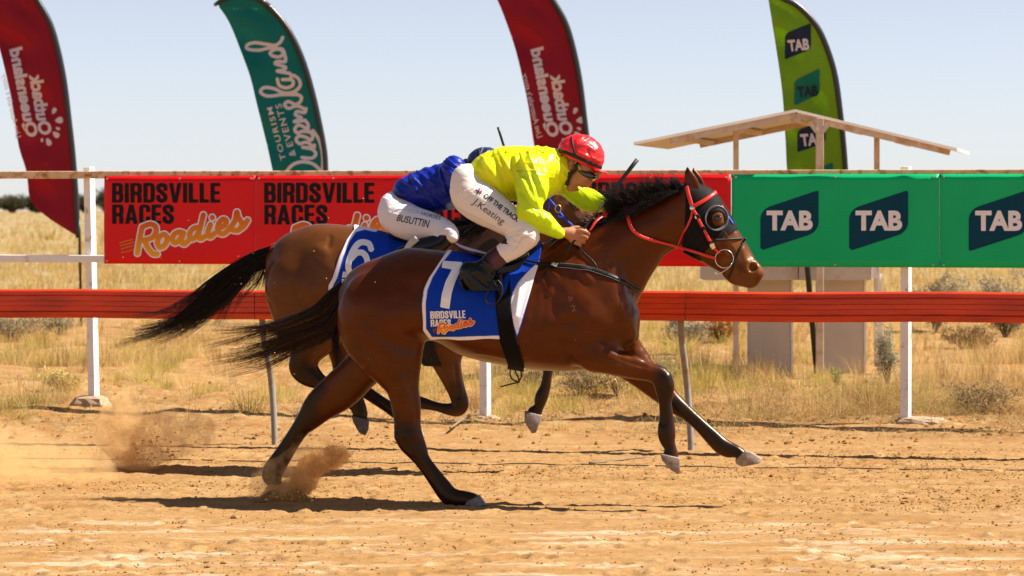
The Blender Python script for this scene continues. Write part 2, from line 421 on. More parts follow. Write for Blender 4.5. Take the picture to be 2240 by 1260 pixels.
def cast(bvh, px, py, Yfall=None):
    d = Vector(W(px, py, 1.0)) - CAMP; d.normalize(); h = bvh.ray_cast(CAMP, d)
    if h[0] is None:
        if Yfall is None: return None, None
        return np.array(W(px, py, Yfall)), np.array([0, -1., 0])
    n = h[1] if h[1].dot(d) < 0 else -h[1]
    return np.array(h[0]), np.array(n)
def project(V2, bvh, lift=.003, Yfall=16):
    out = []; last = Yfall
    for p in V2:
        h, n = cast(bvh, p[0], p[1], last); last = h[1]; out.append(h + n * lift)
    return np.array(out)
def ribbon(P3, N3, w, t, n_round=False):
    """flat strap along P3 with face normals N3"""
    P3 = np.asarray(P3, float); T = np.gradient(P3, axis=0); T /= np.linalg.norm(T, axis=1)[:, None] + 1e-9
    w = np.broadcast_to(np.asarray(w, float), (len(P3),)); V = []
    for p, tt, nn, ww in zip(P3, T, N3, w):
        s = np.cross(tt, nn); s /= np.linalg.norm(s) + 1e-9; nn = np.cross(s, tt)
        V += [p - s * ww / 2, p + s * ww / 2, p + s * ww * .42 + nn * t, p - s * ww * .42 + nn * t]
    m = len(P3); Fc = [(i * 4 + k, i * 4 + (k + 1) % 4, i * 4 + 4 + (k + 1) % 4, i * 4 + 4 + k) for i in range(m - 1) for k in range(4)]
    return np.array(V), Fc + [(3, 2, 1, 0), (m * 4 - 4, m * 4 - 3, m * 4 - 2, m * 4 - 1)]
def strap(pts, wpx, bvh, lift=.002, t=.004, sub=6, Yfall=16, smooth_n=True):
    Q = catmull(np.asarray(pts, float), sub); P = []; N = []; last = Yfall
    for p in Q:
        h, n = cast(bvh, p[0], p[1], last); last = h[1]; P.append(h + n * lift); N.append(n)
    P = np.array(P); N = np.array(N)
    for _ in range(3):
        N[1:-1] = (N[:-2] + 2 * N[1:-1] + N[2:]) / 4; P[1:-1, 1] = (P[:-2, 1] + 2 * P[1:-1, 1] + P[2:, 1]) / 4
    N /= np.linalg.norm(N, axis=1)[:, None]
    return ribbon(P, N, wpx * np.mean(P[:, 1]) / F, t)
def mirror(V, mid):
    V = np.array(V, float); px, _ = to_px(V); V[:, 1] = 2 * mid(px) - V[:, 1]; return V
def flipf(Fc): return [tuple(f)[::-1] for f in Fc]
def hairs(G, width, name, m, parent=None, col=None):
    """G: (n,k,3) strand points -> thin three-sided tapering tubes joined in one part"""
    n, k, _ = G.shape; T = np.gradient(G, axis=1); T /= np.linalg.norm(T, axis=2)[..., None] + 1e-9
    u = np.cross(T, np.array([.13, .95, .2])); u /= np.linalg.norm(u, axis=2)[..., None] + 1e-9; v = np.cross(T, u)
    r = (np.asarray(width).reshape(-1, 1) * np.linspace(1, .25, k)[None, :] * .5)[..., None]
    V = np.stack([G + r * (math.cos(a) * u + math.sin(a) * v) for a in (0, 2.094, 4.189)], 2).reshape(-1, 3)
    b = (np.arange(n)[:, None] * k + np.arange(k - 1)[None]).ravel() * 3
    Q = np.vstack([np.stack([b + i, b + (i + 1) % 3, b + 3 + (i + 1) % 3, b + 3 + i], 1) for i in range(3)])
    c = None if col is None else np.repeat(col, k * 3, 0)
    return make(name, V, Q, m, parent, col=c)
# ================================================================ SETTING
def gh(x, y):
    """ground height"""
    x = np.asarray(x, float); y = np.asarray(y, float); P = np.stack([x.ravel(), y.ravel(), np.zeros(x.size)], 1)
    off = smooth(20.2, 22.5, y.ravel()); near = 1 - smooth(30, 60, y.ravel())
    h = off * near * ((fbm(P * 1.1) - .45) * .22) + off * (fbm(P * .35 + 5) - .47) * .25 * smooth(22, 40, y.ravel())
    h = h + near * (fbm(P * np.array([2.2, 3.5, 1]) + 40, 3) - .44) * .02
    h = h + near * (fbm(P * np.array([9., 14, 1]) + 9, 3) - .44) * (.012 + .03 * off)
    h = h + .02 * off
    tr = (1 - smooth(20, 21, y.ravel())) * smooth(11.5, 12.5, y.ravel())
    h = h + tr * ((fbm(P * np.array([17., 21, 1]) + 3, 3) - .44) * .018 + (vnoise(P * np.array([38., 42, 1]) + 70) - .5) * .008 * smooth(15.2, 15.9, y.ravel()))
    if x.size > 50000:
        r = np.random.default_rng(77); xr, yr = x.ravel(), y.ravel()
        for k in range(420):
            cx, cy = r.uniform(-4.1, 4.1), r.uniform(12.6, 19.6); rx, ry = r.uniform(.05, .085), r.uniform(.05, .08); i = np.nonzero((np.abs(xr - cx) < .25) & (np.abs(yr - cy) < .25))[0]
            q = np.sqrt(((xr[i] - cx) / rx) ** 2 + ((yr[i] - cy) / ry) ** 2); h[i] += r.uniform(.6, 1.4) * (-.018 * np.exp(-q ** 4) + .012 * np.exp(-((q - 1.35) / .3) ** 2) * (.4 + .6 * (xr[i] < cx)))
    return h.reshape(x.shape)
def grow(a, b, d0, g, m):
    o = [a]; d = d0
    while o[-1] < b: o.append(o[-1] + d); d = min(d * g, m)
    return o
gx = list(np.arange(-4.2, 4.2, .02)); side = grow(4.2, 3000, .04, 1.13, 400); gx = [-v for v in side[::-1]] + gx + side
gy = [-v for v in grow(-11.0, 400, .4, 1.3, 100)[::-1]] + list(np.arange(11.05, 20.5, .02)) + list(np.arange(20.5, 21.5, .032)) + list(np.arange(21.5, 30, .06)) + grow(30, 7000, .1, 1.05, 500)
gx = np.array(sorted(set(np.round(gx, 4)))); gy = np.array(sorted(set(np.round(gy, 4))))
GX, GY = np.meshgrid(gx, gy, indexing='ij'); GZ = gh(GX, GY)
nx, ny = GX.shape; ii = (np.arange(nx - 1)[:, None] * ny + np.arange(ny - 1)[None]).ravel()
def ground_material():
    m = bpy.data.materials.new("sand and dry grassland"); m.use_nodes = True; nt = m.node_tree; L = nt.links.new; b = nt.nodes["Principled BSDF"]
    b.inputs["Roughness"].default_value = .95; b.inputs["Specular IOR Level"].default_value = .1
    tc = node(nt, "ShaderNodeTexCoord"); P = tc.outputs["Object"]; sx = node(nt, "ShaderNodeSeparateXYZ"); L(P, sx.inputs[0])
    def noise(scale, sc=(1, 1, 1), det=6, rough=.55, loc=(0, 0, 0)):
        mp = node(nt, "ShaderNodeMapping"); mp.inputs["Scale"].default_value = sc; mp.inputs["Location"].default_value = loc; L(P, mp.inputs[0])
        n = node(nt, "ShaderNodeTexNoise"); n.inputs["Scale"].default_value = scale; n.inputs["Detail"].default_value = det; n.inputs["Roughness"].default_value = rough
        L(mp.outputs[0], n.inputs["Vector"]); return n.outputs[0]
    def rng(v, a, b_, c=0, d=1):
        r = node(nt, "ShaderNodeMapRange"); L(v, r.inputs[0])
        for i, q in enumerate((a, b_, c, d)): r.inputs[i + 1].default_value = q
        return r.outputs[0]
    def mul(a, b_):
        n = node(nt, "ShaderNodeMath", operation='MULTIPLY'); L(a, n.inputs[0])
        if isinstance(b_, (int, float)): n.inputs[1].default_value = b_
        else: L(b_, n.inputs[1])
        return n.outputs[0]
    def add(a, b_):
        n = node(nt, "ShaderNodeMath", operation='ADD'); L(a, n.inputs[0]); L(b_, n.inputs[1]); return n.outputs[0]
    def mix(f, a, b_):
        n = node(nt, "ShaderNodeMix", data_type='RGBA'); L(f, n.inputs[0])
        for s, q in ((6, a), (7, b_)):
            if isinstance(q, tuple): n.inputs[s].default_value = (*q, 1)
            else: L(q, n.inputs[s])
        return n.outputs[2]
    c = mix(rng(noise(3, (.6, 1.6, 1)), .35, .65), (0.292, 0.158, 0.056), (0.349, 0.213, 0.096))
    c = mix(rng(noise(40, (.7, 1.2, 1), 5, .7), .50, .72), c, (0.192, 0.090, 0.029))
    st = mul(rng(noise(1.0, (.8, 4.6, 1), 8, .66), .52, .60), rng(add(sx.outputs[1], mul(noise(2), 1.0)), 16.2, 15.4))
    st = mul(st, rng(noise(24, (.5, 2.4, 1), 6, .7), .36, .56))
    c = mix(st, c, (0.466, 0.340, 0.230))
    c = mix(mul(rng(noise(1.3, (.5, 2.5, 1), 6, .65, (7, 3, 0)), .5, .68), .7), c, (0.233, 0.117, 0.038))
    soil = mix(rng(noise(2.2), .35, .65), (0.256, 0.120, 0.038), (0.315, 0.175, 0.067))
    soil = mix(rng(noise(7, (1, 1, 1), 8, .7), .48, .66), soil, (0.337, 0.245, 0.121))
    c = mix(rng(add(sx.outputs[1], mul(noise(1.5), 1.6)), 20.6, 22.0), c, soil)
    far = mix(rng(noise(.55, (1, .35, 1), 6, .6), .38, .62), (0.292, 0.210, 0.096), (0.233, 0.166, 0.084))
    far = mix(rng(noise(.12, (1, .5, 1)), .45, .65), far, (0.303, 0.245, 0.140))
    c = mix(rng(add(sx.outputs[1], mul(noise(.4), 14)), 46, 60), c, far)
    L(c, b.inputs["Base Color"])
    h = add(mul(noise(26, (.8, 1.2, 1), 6, .65), .5), add(mul(noise(120, (1, 1, 1), 4), .25), mul(noise(1.3, (.4, 9, 1), 5), .4)))
    bp = node(nt, "ShaderNodeBump"); bp.inputs["Strength"].default_value = .8; bp.inputs["Distance"].default_value = .02; L(h, bp.inputs["Height"]); L(bp.outputs[0], b.inputs["Normal"])
    return m
MG = ground_material()
ground = make("ground", np.stack([GX.ravel(), GY.ravel(), GZ.ravel()], 1), np.stack([ii, ii + ny, ii + ny + 1, ii + 1], 1), MG, base=np.zeros(3))
tag(ground, "sandy dirt racetrack running into dry grassland", kind="structure")
# pale gravel road and darker scrub line far across the plain
rd = MB(); rd.box((0, 950, .06), (900, 120, .05)); tag(rd.build("road", mat("far gravel", (.33, .29, .26), .9, .1, vary=.2, vscale=.01)), "pale grey road crossing the far plain", kind="structure")
rd = MB()
for k in range(70):
    pass

# ---------------------------------------------------------------- fence line
TH = .243
def fY(px): return 22.394 / (1 + TH * (px - 1120) / F)
def FP(px, py, off=0.0):
    p = W(px, py, fY(px)); return p + np.array([-.236, -.972, 0]) * off
FD = np.array([.972, -.236, 0]); FN = np.array([-.236, -.972, 0]); UZ = np.array([0, 0, 1.])
M_white = mat("worn white enamel", (.80, .77, .74), .55, .4, vary=.06, vscale=5, dirt=(.36, .17, .07), dscale=9, damt=(.57, .72), bump=.12, bscale=40)
M_rust = mat("rusty cream enamel", (.66, .47, .27), .7, .3, vary=.15, vscale=12, dirt=(.34, .15, .05), dscale=14, damt=(.5, .64), bump=.15, bscale=60)
M_conc = mat("concrete", (.36, .25, .16), .9, .2, vary=.2, vscale=9, bump=.5, bscale=30)
fence = empty("race_fence", FP(1120, 930) * [1, 1, 0], "long white steel rail fence carrying the advertising banners", "fence")
for px, lean in ((-640, 0), (207, .055), (1062, .01), (1981, -.005), (2900, 0)):
    b = FP(px, 450); b[2] = gh(b[0], b[1]) - .25; top = FP(px, 450); top[2] = 2.185 - .02 * (px > 900); top = top - FD * lean
    if px == 1062: top[2] = 2.04
    m = MB(); m.bar(b, top, .074, .074, up=(-.47, -.883, 0)); m.build("post", M_white, fence, bevel=.006)
    if px in (207, 1981, 1062):
        V, Fc = [], None
        g = MB(); gp = FP(px, 450); gp[2] = float(gh(gp[0], gp[1]))
        w = {207: (.17, .14, .10), 1981: (.20, .12, .05), 1062: (.13, .1, .03)}[px]
        n = 14; ring = []
        for lv, (r, z) in enumerate(((1.1, -.1), (1.05, .35), (.9, .8), (.5, 1.0))):
            for k in range(n):
                a = 2 * math.pi * k / n; q = r * (1 + .16 * math.sin(a * 3 + px) + .1 * math.cos(a * 5 + lv))
                ring.append(gp + FD * (w[0] * q * math.cos(a) + (.11 if px == 1981 else -.02)) + FN * w[1] * q * math.sin(a) + UZ * w[2] * z)
        fc = [(l * n + k, l * n + (k + 1) % n, (l + 1) * n + (k + 1) % n, (l + 1) * n + k) for l in range(3) for k in range(n)] + [tuple(range(3 * n, 4 * n))]
        g.add(ring, fc); g.build("footing", M_conc, fence, bevel=0)
def rail_run(name, y0, y1, p0, p1, h, d, off, m):
    a = FP(p0, y0 + (y1 - y0) * 0); b = FP(p1, y1)
    q = MB(); q.bar(a + FN * off, b + FN * off, h, d, up=UZ if False else FN); return q.build(name, m, fence, bevel=.006)
def rail_y(px, l, r): return l + (r - l) * px / 2240
rail_run("top_rail", rail_y(-640, 383, 379.5), rail_y(2900, 383, 379.5), -640, 2900, .066, .05, .068, M_rust)
rail_run("lower_rail", rail_y(-640, 565, 574), rail_y(2900, 565, 574), -640, 2900, .066, .05, .068, M_white)

M_red = mat("red banner vinyl", (.70, .004, .006), .45, .25, vary=.06, vscale=2, bump=.05, bscale=14)
M_green = mat("green banner vinyl", (.0, .45, .15), .45, .25, vary=.06, vscale=2, bump=.05, bscale=9)
M_navy = mat("navy print", (.0, .048, .085), .6, .15)
M_ltr = mat("white print", (.80, .78, .80), .55, .3, vary=.04)
M_blk = mat("black print", (.006, .005, .006), .6, .2)
M_att = mat("coloured print", attr=True, rough=.5, spec=.3)
M_met = mat("dull steel", (.45, .43, .42), .45, .5, metal=.9)
def wav(px, py, g):
    a = .004 * np.sin(px * .021 + 1) + .003 * np.sin(px * .05 + py * .03)
    if g: a = a + .012 * np.exp(-((px - 2000) / 26) ** 2) + .008 * np.sin(px * .011) - .006 * np.exp(-((px - 2052) / 9) ** 2) + .01 * smooth(550, 585, py) - .006 * np.exp(-((px - 1760) / 50) ** 2)
    return a
def BP(px, py, lift=0., g=False): return FP(px, py, .108 + float(wav(px, py, g)) + lift)
def banner(x0, x1, label, green, kids):
    nx, nz = max(8, int((x1 - x0) / 9)), 12; V = []; top = lambda p: rail_y(p, 386, 380.5); bot = lambda p: rail_y(p, 575, 585.5)
    for lift in (0, -.012):
        for i in range(nx + 1):
            p = x0 + (x1 - x0) * i / nx
            for j in range(nz + 1):
                y = top(p) + (bot(p) - top(p)) * j / nz; V.append(BP(p, y, lift, green))
    n = (nx + 1) * (nz + 1); q = lambda i, j, s: s * n + i * (nz + 1) + j; Fc = []
    for i in range(nx):
        for j in range(nz):
            Fc += [(q(i, j, 0), q(i, j + 1, 0), q(i + 1, j + 1, 0), q(i + 1, j, 0)), (q(i, j, 1), q(i + 1, j, 1), q(i + 1, j + 1, 1), q(i, j + 1, 1))]
        for j in (0, nz): f = (q(i, j, 0), q(i + 1, j, 0), q(i + 1, j, 1), q(i, j, 1)); Fc.append(f if j == 0 else f[::-1])
    for j in range(nz):
        for i in (0, nx): f = (q(i, j, 0), q(i, j, 1), q(i, j + 1, 1), q(i, j + 1, 0)); Fc.append(f if i == 0 else f[::-1])
    o = make("banner", V, Fc, M_green if green else M_red)
    tag(o, label, "banner", "advertising banners along the fence")
    for k in kids: k(o, x0)
    for fx in (.02, .5, .97):
        for yy in ((top(x0 + fx * (x1 - x0)) + 6), (bot(x0 + fx * (x1 - x0)) - 6)):
            p = x0 + fx * (x1 - x0); c = BP(p, yy, .004, green); e = MB()
            V2, F2 = tube([c - FN * .004, c + FN * .004, c + FN * .006], [.009, .009, .005], 8); e.add(V2, F2); e.build("eyelet", M_met, o)
    return o
def put_print(name, V2, Fc, parent, lift, m, g=False, col=None):
    V = np.array([BP(p[0], p[1], lift, g) for p in V2]); return make(name, V, Fc, m, parent, col=col, sm=False)
Z2 = lambda L: [(230 + x / 5.727, 370 + y / 5.727) for x, y in L]
ROAD = [Z2(s) for s in (
    [(525, 725), (500, 850), (468, 1050)], [(525, 725), (620, 690), (690, 715), (700, 790), (650, 860), (545, 890)], [(555, 885), (600, 985), (660, 1055), (712, 1062)],
    [(790, 818), (742, 850), (718, 925), (755, 980), (815, 940), (838, 860), (808, 818), (790, 818)],
    [(1030, 800), (985, 785), (925, 815), (900, 885), (935, 925), (990, 880), (1030, 805)], [(1040, 800), (1008, 900), (1045, 938), (1095, 900)],
    [(1240, 750), (1195, 730), (1138, 765), (1112, 840), (1150, 875), (1205, 830), (1240, 755)], [(1285, 575), (1255, 700), (1225, 825), (1250, 872), (1300, 845)],
    [(1375, 695), (1342, 795), (1370, 848), (1425, 805)], [(1396, 605), (1399, 608)],
    [(1480, 742), (1555, 705), (1572, 645), (1525, 628), (1475, 690), (1468, 775), (1530, 812), (1605, 760)],
    [(1605, 760), (1680, 650), (1705, 540), (1722, 600), (1768, 690), (1720, 765), (1655, 765)], [(1715, 770), (1790, 715), (1838, 640)])]
ROAD = [catmull(np.array(s), 5) for s in ROAD]
TYRE = [Z2(s) for s in ([(250, 960), (425, 912)], [(265, 1045), (300, 1035)], [(320, 1035), (345, 1025)], [(360, 1025), (385, 1015)], [(400, 1010), (420, 1000)], [(265, 1000), (300, 985)], [(315, 985), (345, 970)], [(360, 972), (410, 955)], [(240, 925), (290, 910)], [(305, 905), (340, 895)], [(355, 895), (400, 880)])]
def red_print(dx, sc, first=True):
    def f(o, x0):
        T = lambda p: (x0 + (np.asarray(p)[..., 0] - 238) * sc, np.asarray(p)[..., 1])
        y0 = rail_y(x0, 386, 380.5) - 385.6
        def tr(V): return np.stack([x0 + (V[:, 0] - 238) * sc, 386 + y0 + (V[:, 1] - 386) * sc + 0], 1)
        for word, bx in (("BIRDSVILLE", (255.5, 444, 490.5, 400.5)), ("RACES", (256, 490, 390.5, 447.5))):
            V, Fc = block2d(word); V = V * [bx[2] - bx[0], bx[3] - bx[1]] + [bx[0], bx[1]]
            put_print("lettering", tr(V), Fc, o, .003, M_blk)
        V, Fc = fill_strokes(ROAD, 8.6, 2.0); put_print("script_outline", tr(V), flipf(Fc), o, .006, M_ltr)
        V, Fc = fill_strokes(ROAD, 5.6, 1.6); t = np.clip((V[:, 1] - 470) / 85 - (V[:, 0] - 310) * -.0012, 0, 1)[:, None]
        c = np.array(srgb(196, 40, 22)) * (1 - t) + np.array(srgb(232, 160, 20)) * t
        put_print("script_lettering", tr(V), flipf(Fc), o, .009, M_att, col=c)
        V, Fc = fill_strokes(TYRE, 1.3, .8); put_print("tyre_print", tr(V), flipf(Fc), o, .003, M_att, col=np.tile(srgb(205, 120, 30), (len(V), 1)))
    return f
def logo_shape(cx0, cx1, yt0, yt1, yb0, yb1, r=20):
    """slanted badge: top-left and bottom-right corners rounded"""
    w = cx1 - cx0; r = w * .16
    P = [(cx0, yt0 + r)] + [(cx0 + r * (1 - math.cos(a)) * 1.0, yt0 + r * (1 - math.sin(a)) - (yt0 - yt1) * (r * (1 - math.cos(a)) / w)) for a in np.linspace(.2, 1.57, 6)]
    P += [(cx1, yt1), (cx1, yb1 - r)] + [(cx1 - r * (1 - math.cos(a)), yb1 - r * (1 - math.sin(a)) + (yb0 - yb1) * (r * (1 - math.cos(a)) / w)) for a in np.linspace(.2, 1.57, 6)]
    return P + [(cx0, yb0)]
def tab_print(cx):
    def f(o, x0):
        k = (rail_y(cx, 575, 585.5) - rail_y(cx, 386, 380.5)) / 203.5; y = lambda v: rail_y(cx, 386, 380.5) + (v - 381.5) * k
        V, Fc = fill_poly(logo_shape(cx, cx + 129 * k, y(459), y(416), y(550), y(508)), 6)
        put_print("logo_panel", V, flipf(Fc), o, .003, M_navy, True)
        V, Fc = type2d("TAB", .045); V, Fc = subdiv2d(V, Fc, .2); V = V * [102 * k, y(461) - y(505)] + [cx + 14 * k, y(505)]
        put_print("lettering", V, Fc, o, .006, M_ltr, True)
    return f
def red_last(o, x0): pass
banner(238, 568, "red banner beside the rusty left end post with black block words above orange script", False, [red_print(0, 1.0)])
banner(569, 905, "red banner partly hidden by the rump of the rear horse", False, [red_print(0, 1.02)])
banner(906, 1251, "red banner mostly hidden behind the two crouching riders", False, [red_print(0, 1.045)])
banner(1252, 1603, "red banner behind the leading horse's neck and mane", False, [red_print(0, 1.065)])
banner(1604.5, 2057.1, "green banner with two navy logo badges right of the horse's nose", True, [tab_print(1667), tab_print(1861)])
banner(2057.5, 2520, "green banner with its badge cut by the right edge of view", True, [tab_print(2121), tab_print(2318)])

# ---------------------------------------------------------------- orange running rail
def rY(px): return 19.63 / (1 + .168 * (px - 1120) / F)
M_rail = mat("orange plastic rail", (.62, .040, .003), .30, .45, vary=.14, vscale=3, dirt=(.30, .014, .003), dscale=4, damt=(.42, .72), stretch=(.4, 1, 3))
M_alu = mat("grey aluminium post", (.24, .225, .205), .5, .4, vary=.12, dirt=(.20, .12, .06), dscale=5)
RD = np.array([.986, -.167, 0]); RN = np.array([-.167, -.986, 0])
rail = empty("running_rail", W(1120, 450, rY(1120)) * [1, 1, 0], "glossy orange plastic running rail on thin grey posts", "rail")
prof = [(.0, .05), (.035, .052), (.05, .04), (.052, .015), (.046, .008), (.053, 0), (.053, -.034), (.0495, -.037), (.053, -.04), (.053, -.072), (.0495, -.075), (.053, -.078), (.053, -.112), (.047, -.117), (.057, -.124), (.055, -.15), (.045, -.168), (0, -.17)]
prof = prof + [(-a, b) for a, b in prof[::-1][1:-1]]
def rz(px): return CAMH - (rail_y(px, 633, 640) - HOR) / F * rY(px) - .052
for p0, p1 in ((-900, 560), (561.5, 1500), (1501.5, 2250), (2251.5, 3300)):
    V = []; ps = np.linspace(p0, p1, 9)
    for p in ps:
        c = W(p, 450, rY(p)); c[2] = rz(p) + .004 * math.sin(p * .01)
        for a, b in prof: V.append(c + RN * a + UZ * b)
    n = len(prof); Fc = [(i * n + k, (i + 1) * n + k, (i + 1) * n + (k + 1) % n, i * n + (k + 1) % n) for i in range(8) for k in range(n)]
    Fc += [tuple(range(n)), tuple(range(9 * n - 1, 8 * n - 1, -1))]
    o = make("rail_length", V, Fc, M_rail, rail, sm=False)
for px in (-340, 572, 1488, 2440):
    t = W(px, 450, rY(px)); t[2] = rz(px) - .15; dx = .095; g = t + np.array([dx, 0.12, 0]); g[2] = float(gh(g[0], g[1])) - .1
    P = catmull(np.array([t + [0, .0, .1], t + [.012, .03, -.15], t + [.055, .14, -.45], t + [.08, .15, -.75], g]), 5)
    m = MB(); m.tube(P, .0245, 10); m.build("post", M_alu, rail, sm=True)
# track edge wire
pts = []
for px in np.linspace(-400, 2700, 60):
    py = 1003 + 28 * (px / 2240) + 1.5 * math.sin(px * .013); Y = ground_Y(py); q = W(px, py, Y); q[2] = float(gh(q[0], q[1])) + .006 + .004 * math.sin(px * .05); pts.append(q)
m = MB(); m.tube(np.array(pts), .004, 6); o = m.build("boundary_wire", mat("dark wire", (.05, .04, .03), .6, .3), sm=True)
tag(o, "thin dark boundary wire lying along the dirt track's edge", "wire")

# ---------------------------------------------------------------- feather flags
M_pole = mat("black flag pole", (.012, .012, .013), .35, .5)
FL_R = [(1150, -75), (1185, -40), (1212, 0), (1240, 50), (1258, 110), (1272, 180), (1282, 260), (1290, 330), (1297, 420), (1302, 520)]
FL_L = [(1265, 497), (1225, 470), (1194, 436), (1186, 376), (1169, 320), (1157, 240), (1145, 180), (1128, 110), (1108, 50), (1088, 0), (1062, -50), (1085, -78), (1118, -86)]
F2_R = [(474, 10), (495, -3), (525, -10), (560, -6), (595, 18), (634, 66), (664, 128), (686, 200), (702, 270), (713, 330), (716, 376), (722, 470), (724, 560)]
F2_L = [(690, 528), (645, 480), (612, 440), (597, 376), (587, 330), (575, 280), (560, 220), (548, 170), (530, 120), (502, 50), (478, 14)]
F4_R = [(1690, -12), (1718, -3), (1752, 16), (1790, 58), (1814, 110), (1831, 170), (1842, 250), (1849, 320), (1853, 376), (1858, 470), (1860, 560)]
F4_L = [(1830, 520), (1770, 470), (1732, 430), (1722, 376), (1718, 300), (1711, 200), (1697, 100), (1681, 0), (1680, -8)]
def flag(R, Lf, Y, colm, label, dx, amp, prints, pdx=0):
    R = np.array(R, float) + [dx, 0]; Lf = np.array(Lf, float) + [dx, 0]; Rc = catmull(R, 6); poly = np.vstack([Rc, catmull(np.vstack([R[-1:], Lf, R[:1]]), 4)[1:-1]])
    base = W(R[-1][0], 450, Y); base[2] = float(gh(base[0], base[1]))
    root = empty("feather_flag", base, label, "flag", "feather flags behind the fence")
    def rip(px, py):
        d = np.interp(py, Rc[:, 1], Rc[:, 0]) - px
        return amp * (np.sin(d * .055 + py * .022) * .6 + np.sin(d * .03 - py * .035 + 2) * .5 + .5 * np.sin(py * .06 + d * .02)) * smooth(0, 70, d) + .0006 * d
    def at(p, lift): q = W(p[0], p[1], Y + float(rip(p[0], p[1])) - lift); return q
    V2, Fc = fill_poly(poly, 9)
    ft = make("fabric", [at(p, 0) for p in V2], flipf(Fc), colm, root)
    sd = ft.modifiers.new("thickness", 'SOLIDIFY'); sd.thickness = .0015; sd.offset = 1
    sleeve = np.column_stack([Rc, np.ones(len(Rc))]); 
    tb, tf = tube(np.array([at((p[0] - 3, p[1]), 0) for p in Rc]), np.interp(np.linspace(0, 1, len(Rc)), [0, .1, 1], [.03, .046, .040]) * Y / 40, 8)
    make("sleeve", tb, tf, M_pole, root)
    low = at(Rc[-1], 0); e = MB(); e.tube([low + [-.01, 0, .3], low, [low[0] + .03, Y, base[2] - .2]], [.025, .022, .02], 8); e.build("pole", M_pole, root, sm=True)
    for f in prints: f(root, at, dx + pdx)
    return root
def fprint(name, V, Fc, m, lift=.012, col=None):
    def f(root, at, dx):
        make(name, [at((p[0] + dx, p[1]), lift) for p in V], Fc, m, root, col=col, sm=False)
    return f
Z4 = lambda x, y: (1060 + x / 3.707, y / 3.707)
def ftext(word, q, m, off=.03, sh=0, dx=0):
    V, Fc = subdiv2d(*type2d(word, off, sh), .12); V = quad_map(V, *[Z4(*p) for p in q]); return fprint("lettering", V, Fc, m)
def petals(L):
    out = []
    for (x, y, dx, dy, l, w) in L:
        t = np.linspace(0, 2 * math.pi, 15)[:-1]; P = np.array([(l * math.cos(a), w * math.sin(a) * (1.25 - .6 * math.cos(a))) for a in t]); n = math.hypot(dx, dy); c, s = dx / n, dy / n
        P = np.stack([x + P[:, 0] * c - P[:, 1] * s, y + P[:, 0] * s + P[:, 1] * c], 1); out.append(fprint("sun_petal", *fill_poly(P, 2.5), M_fl))
    return out
M_fl = mat("white flag print", (.80, .72, .76), .6, .2, transl=.3)
M_flr = mat("crimson flag cloth", (.37, .010, .030), .6, .3, vary=.10, vscale=1.5, transl=.45)
M_flt = mat("teal flag cloth", (.002, .205, .19), .6, .3, vary=.10, vscale=1.5, transl=.40)
M_flg = mat("lime flag cloth", (.25, .44, .014), .6, .3, vary=.08, vscale=1.5, transl=.45)
red_words = [ftext("Queensland", ((492, 1115), (352, 408), (610, 1105), (476, 375)), M_fl, .045), ftext("Outback", ((612, 1095), (528, 606), (722, 1090), (642, 588)), M_fl, .045),
             ftext("Live Australia's story", ((412, 1125), (296, 600), (476, 1118), (346, 588)), M_fl, .012, .3)]
sunp = petals([(1258, 243, -.45, .9, 8, 3.6), (1269, 263, -1, .15, 9, 5.5), (1266, 281, -.9, -.35, 6, 2.4), (1262, 294, -.8, -.7, 9, 4.6), (1246, 310, -.45, -.9, 9, 4.6), (1232, 306, .1, -1, 5, 2.4)])
flag(FL_R, FL_L, 40, M_flr, "crimson feather flag at far left with mirrored white lettering", -1128, .065, red_words + sunp, -12)
flag(FL_R, FL_L, 40, M_flr, "crimson feather flag rising behind the red capped rider", 0, .05, red_words + sunp)
Z3 = lambda L: catmull(np.array([(440 + x / 3.15, y / 3.15) for x, y in L]), 5)
QL = [Z3(s) for s in ([(600, 1215), (590, 1180), (640, 1130), (710, 1115), (780, 1135), (835, 1190)], [(835, 1215), (838, 1080), (815, 970), (770, 900)],
    [(695, 1085), (760, 1090), (790, 1062), (765, 1028), (700, 1015), (772, 1018), (780, 1000)], [(775, 1012), (725, 980), (680, 990), (655, 965), (672, 938), (720, 945), (758, 965), (768, 930), (742, 903)],
    [(745, 908), (700, 905), (662, 915), (645, 890), (667, 863), (700, 870), (732, 890), (737, 860), (717, 828)], [(717, 830), (642, 838), (690, 812), (650, 792), (662, 768), (712, 776), (722, 748)],
    [(715, 752), (660, 730), (602, 747), (575, 720), (602, 700), (650, 720), (683, 700), (690, 668), (662, 650)], [(662, 652), (560, 652), (460, 662), (410, 636), (432, 604), (500, 610), (570, 640), (640, 632), (682, 590), (672, 545), (640, 520)],
    [(525, 545), (540, 590), (590, 605), (632, 585), (625, 550), (560, 548), (612, 545), (622, 515)], [(610, 505), (525, 490), (565, 482), (580, 462), (512, 440), (527, 422), (577, 425), (582, 395)],
    [(580, 392), (560, 340), (510, 340), (475, 365), (500, 388), (550, 388), (560, 350), (480, 330), (400, 345), (322, 338), (318, 310), (370, 294), (450, 305), (510, 312), (545, 290), (562, 258)])]
V, Fc = fill_strokes(QL, 3.7, 1.5); t2 = [fprint("script_lettering", V, flipf(Fc), M_fl)]
Z3p = lambda x, y: (440 + x / 3.15, y / 3.15)
for word, q in (("TOURISM", ((585, 1100), (490, 735), (548, 1108), (452, 745))), ("&", ((655, 1070), (643, 1029), (612, 1082), (600, 1040))), ("EVENTS", ((636, 1004), (552, 712), (593, 1016), (508, 722)))):
    Vt, Ft = subdiv2d(*type2d(word, .012, 0, 1.25), .15); t2.append(fprint("lettering", quad_map(Vt, *[Z3p(*p) for p in q]), Ft, M_fl))
flag(F2_R, F2_L, 38, M_flt, "teal feather flag with large white script lettering", 0, .05, t2)
